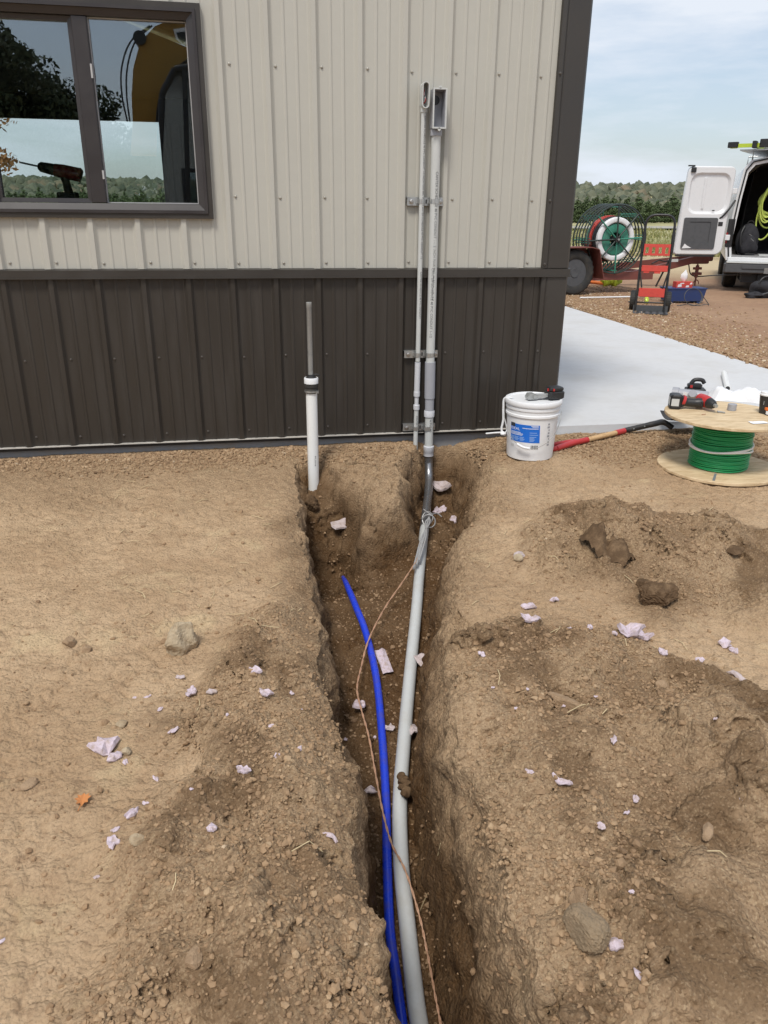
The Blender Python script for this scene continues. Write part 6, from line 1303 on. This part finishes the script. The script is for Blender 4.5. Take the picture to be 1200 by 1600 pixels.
# orange leaf
q = on(129, 1256); mb = MB(); lf = [(0, -.020), (.006, -.010), (.014, -.012), (.012, -.002), (.020, .004), (.012, .008), (.014, .016), (.005, .014), (0, .022), (-.006, .013), (-.014, .015), (-.011, .006), (-.019, .002), (-.011, -.004), (-.013, -.013), (-.005, -.010)]
mb.v = [q+Vector((0, 0, .008))]+[q+Vector((x*1.05+.002, y*1.05, .010+.28*abs(x)+.1*y)) for x, y in lf]; mb.f = [(0, 1+k, 1+(k+1) % len(lf)) for k in range(len(lf))]; mb.v += [v-Vector((0, 0, .0008)) for v in mb.v]; k_ = len(lf)+1; mb.f += [(f[0]+k_, f[2]+k_, f[1]+k_) for f in mb.f]
mb.tube([q+Vector((0, -.02, .01)), q+Vector((-.004, -.034, .006))], .0012, 5); tag(mb.build('oak_leaf', M['leaf'], None), 'orange dry oak leaf on the dirt at the left', 'leaf')
# torn bits of pink insulation foam
def foam(px_, py_, wpx, label, seed, asp=.55, thick=.20, rot=None, z=None, mt='foam', group=None, tilt=None):
    q = on(px_, py_) if z is None else atZ(px_, py_, z); D = (q-Vector(CP)).dot(Vector(fw)); w = wpx*D/FPX; rb = random.Random(seed*13+1); n = 14; mb = MB(); thick = min(thick, .34)*.75
    ol = [(math.cos(2*PI*k/n), math.sin(2*PI*k/n)) for k in range(n)]; ol = [(w*.52*x*(1+rb.uniform(-.38, .22)), w*.52*asp*y*(1+rb.uniform(-.42, .28))) for x, y in ol]
    if asp > 1.2: n = 12; ol = [(w*.5*x, w*.5*asp*y) for x, y in ((-1, -1), (-.4, -.93), (.3, -1.02), (1, -.9), (1.04, -.3), (.93, .3), (1, .95), (.4, 1.02), (-.2, .95), (-.95, 1), (-1.02, .4), (-.92, -.3))]
    th = w*thick; fold = rb.uniform(-.5, .5)
    def zz(x, y): return abs(x)*fold*.6+.12*w*math.sin(x/w*7+seed)*math.cos(y/w*6)
    vs = []
    for s_, k_ in ((0, .92), (.5, 1.05), (1, .9)): vs += [(x*k_, y*k_, th*s_*rb.uniform(.6, 1.3)+zz(x, y)) for x, y in ol]
    vs += [(0, 0, zz(0, 0)), (0, 0, th*1.1+zz(0, 0))]
    fs = [(3*n, (k+1) % n, k) for k in range(n)]+[(3*n+1, 2*n+k, 2*n+(k+1) % n) for k in range(n)]+[(s_*n+k, s_*n+(k+1) % n, (s_+1)*n+(k+1) % n, (s_+1)*n+k) for s_ in (0, 1) for k in range(n)]
    tl = tilt if tilt is not None else rb.uniform(-.35, .35); Rm = TM(q+Vector((0, 0, .002)), rz=rot if rot is not None else rb.uniform(0, 6.28), rx=tl)
    mb.add(vs, fs, Rm); return tag(mb.build('foam_scrap', M[mt], None), label, 'foam scrap', group or 'torn pink foam scraps')
F_ = foam
F_(166, 1170, 44, 'largest crumpled pile of pink foam left of the trench', 1, .75, .35); F_(180, 1190, 24, 'rounded foam piece at the foot of the largest foam pile', 2, .8, .5); F_(196, 1192, 15, 'small foam chip right of the largest foam pile', 3)
F_(300, 1088, 22, 'whitish foam lump below the pale stone block', 4, .7, .5); F_(250, 1110, 12, 'small foam flake just left of the whitish lump', 5); F_(232, 1090, 13, 'thin foam flake left of all the foam near the stone block', 6, .5)
F_(282, 1062, 15, 'dirty foam flake nearest below the stone block', 7, .5, .25, mt='foamdirty'); F_(330, 1084, 17, 'buff foam piece right of the whitish lump', 8, .6, .3, mt='foamdirty'); F_(272, 1148, 18, 'ragged foam bit lying lower than the whitish lump', 9)
F_(400, 1052, 22, 'uneven foam scrap highest on the left spoil near the trench', 10, .6, .3); F_(415, 1090, 24, 'lilac foam scrap with a ragged edge near the left lip', 11, .55, .4); F_(456, 1084, 11, 'small lilac foam chip above the left lip of the trench', 12)
F_(425, 1136, 13, 'round pale foam chip below the lilac scrap', 14, .9); F_(467, 1174, 14, 'pale chip at the left edge of the trench', 15); F_(433, 1186, 13, 'left one of two foam chips side by side near the lip', 16, .7); F_(447, 1187, 11, 'right one of two foam chips side by side near the lip', 17, .7)
F_(380, 1213, 26, 'white foam scrap on top of the damp patch left of the trench', 18, .6, .4); F_(243, 1218, 13, 'small foam chip below the largest foam pile', 19); F_(332, 1296, 19, 'lone white foam piece in the middle of the left spoil', 20, .7, .5)
F_(227, 1258, 12, 'upper foam chip of the string beside the orange leaf', 21); F_(207, 1276, 28, 'two lobed foam flake in the string right of the orange leaf', 22, .45, .3); F_(181, 1300, 15, 'greyish foam chip near the string of foam below the leaf', 23)
F_(178, 1323, 24, 'large oval foam piece at the lower end of the foam string', 24, .9, .35); F_(152, 1375, 11, 'tiny lilac chip alone on the dirt below the foam string', 25); F_(516, 1308, 30, 'long thin foam sliver on the left lip of the trench', 26, .28, .15, rot=-.8)
F_(3, 1475, 14, 'white foam bit at the left edge of the photo', 27)
for px_, py_, lb_, s_, w_ in ((982, 996, 'largest pink foam chunk of the row on the right spoil', 30, 40), (1003, 1000, 'second pink chunk in the row on the right spoil', 31, 30), (922, 985, 'first pink chip at the left end of the row on the right', 32, 14), (960, 990, 'dirty chip in the row of foam on the right', 33, 12), (1035, 1026, 'pink chip at the far end of the foam row', 34, 18)): F_(px_, py_, w_, lb_, s_, .7, .4)
F_(1130, 1010, 22, 'left pink foam piece of the pair at the right edge', 35, .7, .5); F_(1145, 1020, 19, 'right pink foam piece of the pair at the right edge', 36, .6, .3); F_(1092, 1033, 18, 'white foam scrap left of the pair at the right edge', 37)
F_(1150, 1062, 32, 'flat dirty foam strip pressed into soil at the right', 38, .35, .2, mt='foamdirty'); F_(810, 872, 24, 'pink scrap beside the buff stone near the upper spoil', 39, .7, .3, mt='foamdirty'); F_(866, 940, 16, 'pink wedge between the upper spoil and the near spoil', 40, .8, .5)
F_(826, 950, 24, 'torn pale foam below the buff stone', 41, .6, .3); F_(826, 974, 30, 'pink foam flap right of the trench lip', 42, .5, .3); F_(754, 1000, 14, 'white chip near the right lip of the trench', 43); F_(752, 1028, 15, 'ragged white chip on the lip of the right trench wall', 44)
F_(878, 1228, 32, 'long pale foam strip lying on the near right spoil', 50, .4, .2, rot=-.75); F_(958, 1166, 19, 'white foam flake far right of the long pale strip', 51, .5); F_(826, 1208, 17, 'small white foam tuft left of the long pale strip', 52); F_(992, 1258, 18, 'foam chip by the dark hollow in the right spoil', 53, .6)
F_(977, 1282, 12, 'foam chip just below the dark hollow in the right spoil', 54); F_(938, 1297, 14, 'blocky foam chip left of the dark hollow', 55, .9, .6); F_(987, 1400, 11, 'lilac foam chip above the largest rock', 56); F_(963, 1478, 28, 'pink foam chunk leaning against the largest rock', 57, .8, .6)
F_(997, 1522, 20, 'ragged white scrap below the largest rock', 58, .5)
for k, (px_, py_) in enumerate(((708, 1115), (824, 1083), (806, 1108), (930, 1098), (880, 1110), (1116, 1132), (1157, 1252), (540, 1160), (770, 1075), (890, 985), (585, 1155), (210, 1090), (355, 1120), (470, 1115), (300, 1240))):
    F_(px_, py_, 7, 'tiny pale foam crumb on the brown soil', 70+k, .7, .4, group='tiny foam crumbs')
# foam down in the trench
F_(600, 1034, 17, 'upright pink foam slab in the trench right of the blue pipe', 60, 2.9, .25, rot=.10, z=-.47, tilt=.25); F_(666, 1040, 19, 'upright grey pink foam slab in the trench right of the grey pipe', 61, 2.4, .25, rot=.42, z=-.455, mt='foamdirty', tilt=.25)
F_(562, 1103, 22, 'pink foam wedge in the trench left of the blue pipe', 62, .8, .3, z=-.50, rot=.5); F_(645, 1140, 20, 'foam piece tucked between grey pipe and trench wall', 63, 1.3, .3, z=-.52, mt='foamdirty', rot=.3); F_(608, 1140, 14, 'foam piece lying between blue and grey pipes', 64, 1.3, .3, z=-.535, mt='foamdirty', rot=.2)
F_(578, 1236, 22, 'ragged dirty foam lying left of the blue pipe deep in the trench', 65, .5, .3, z=-.585, mt='foamdirty'); F_(535, 822, 34, 'lilac foam sheet on the slope below the white pipe', 66, .6, .15, mt='foamdirty', tilt=.5); F_(690, 765, 36, 'lilac foam sheet in the hole right of the steel elbow', 67, .5, .2, mt='foamdirty', tilt=.6)
F_(686, 803, 28, 'white torn foam right of the frayed strands', 68, .55, .3, tilt=.5); F_(710, 815, 20, 'lilac scrap on the slope right of the frayed strands', 69, .8, .2, tilt=.5)

# dirt that slid onto the grey pipe
q = atZ(631, 1222, -.545); mb = MB()
for k in range(9): mb.blob((q.x+.004*math.sin(k*2.1), q.y+.030-.010*k, q.z-.004*math.cos(k)), (.016, .012, .011), 300+k, .4, 2)
tag(mb.build('soil_clod', M['damp'], None, 60), 'dark dirt clinging to the side of the grey pipe', 'clod')
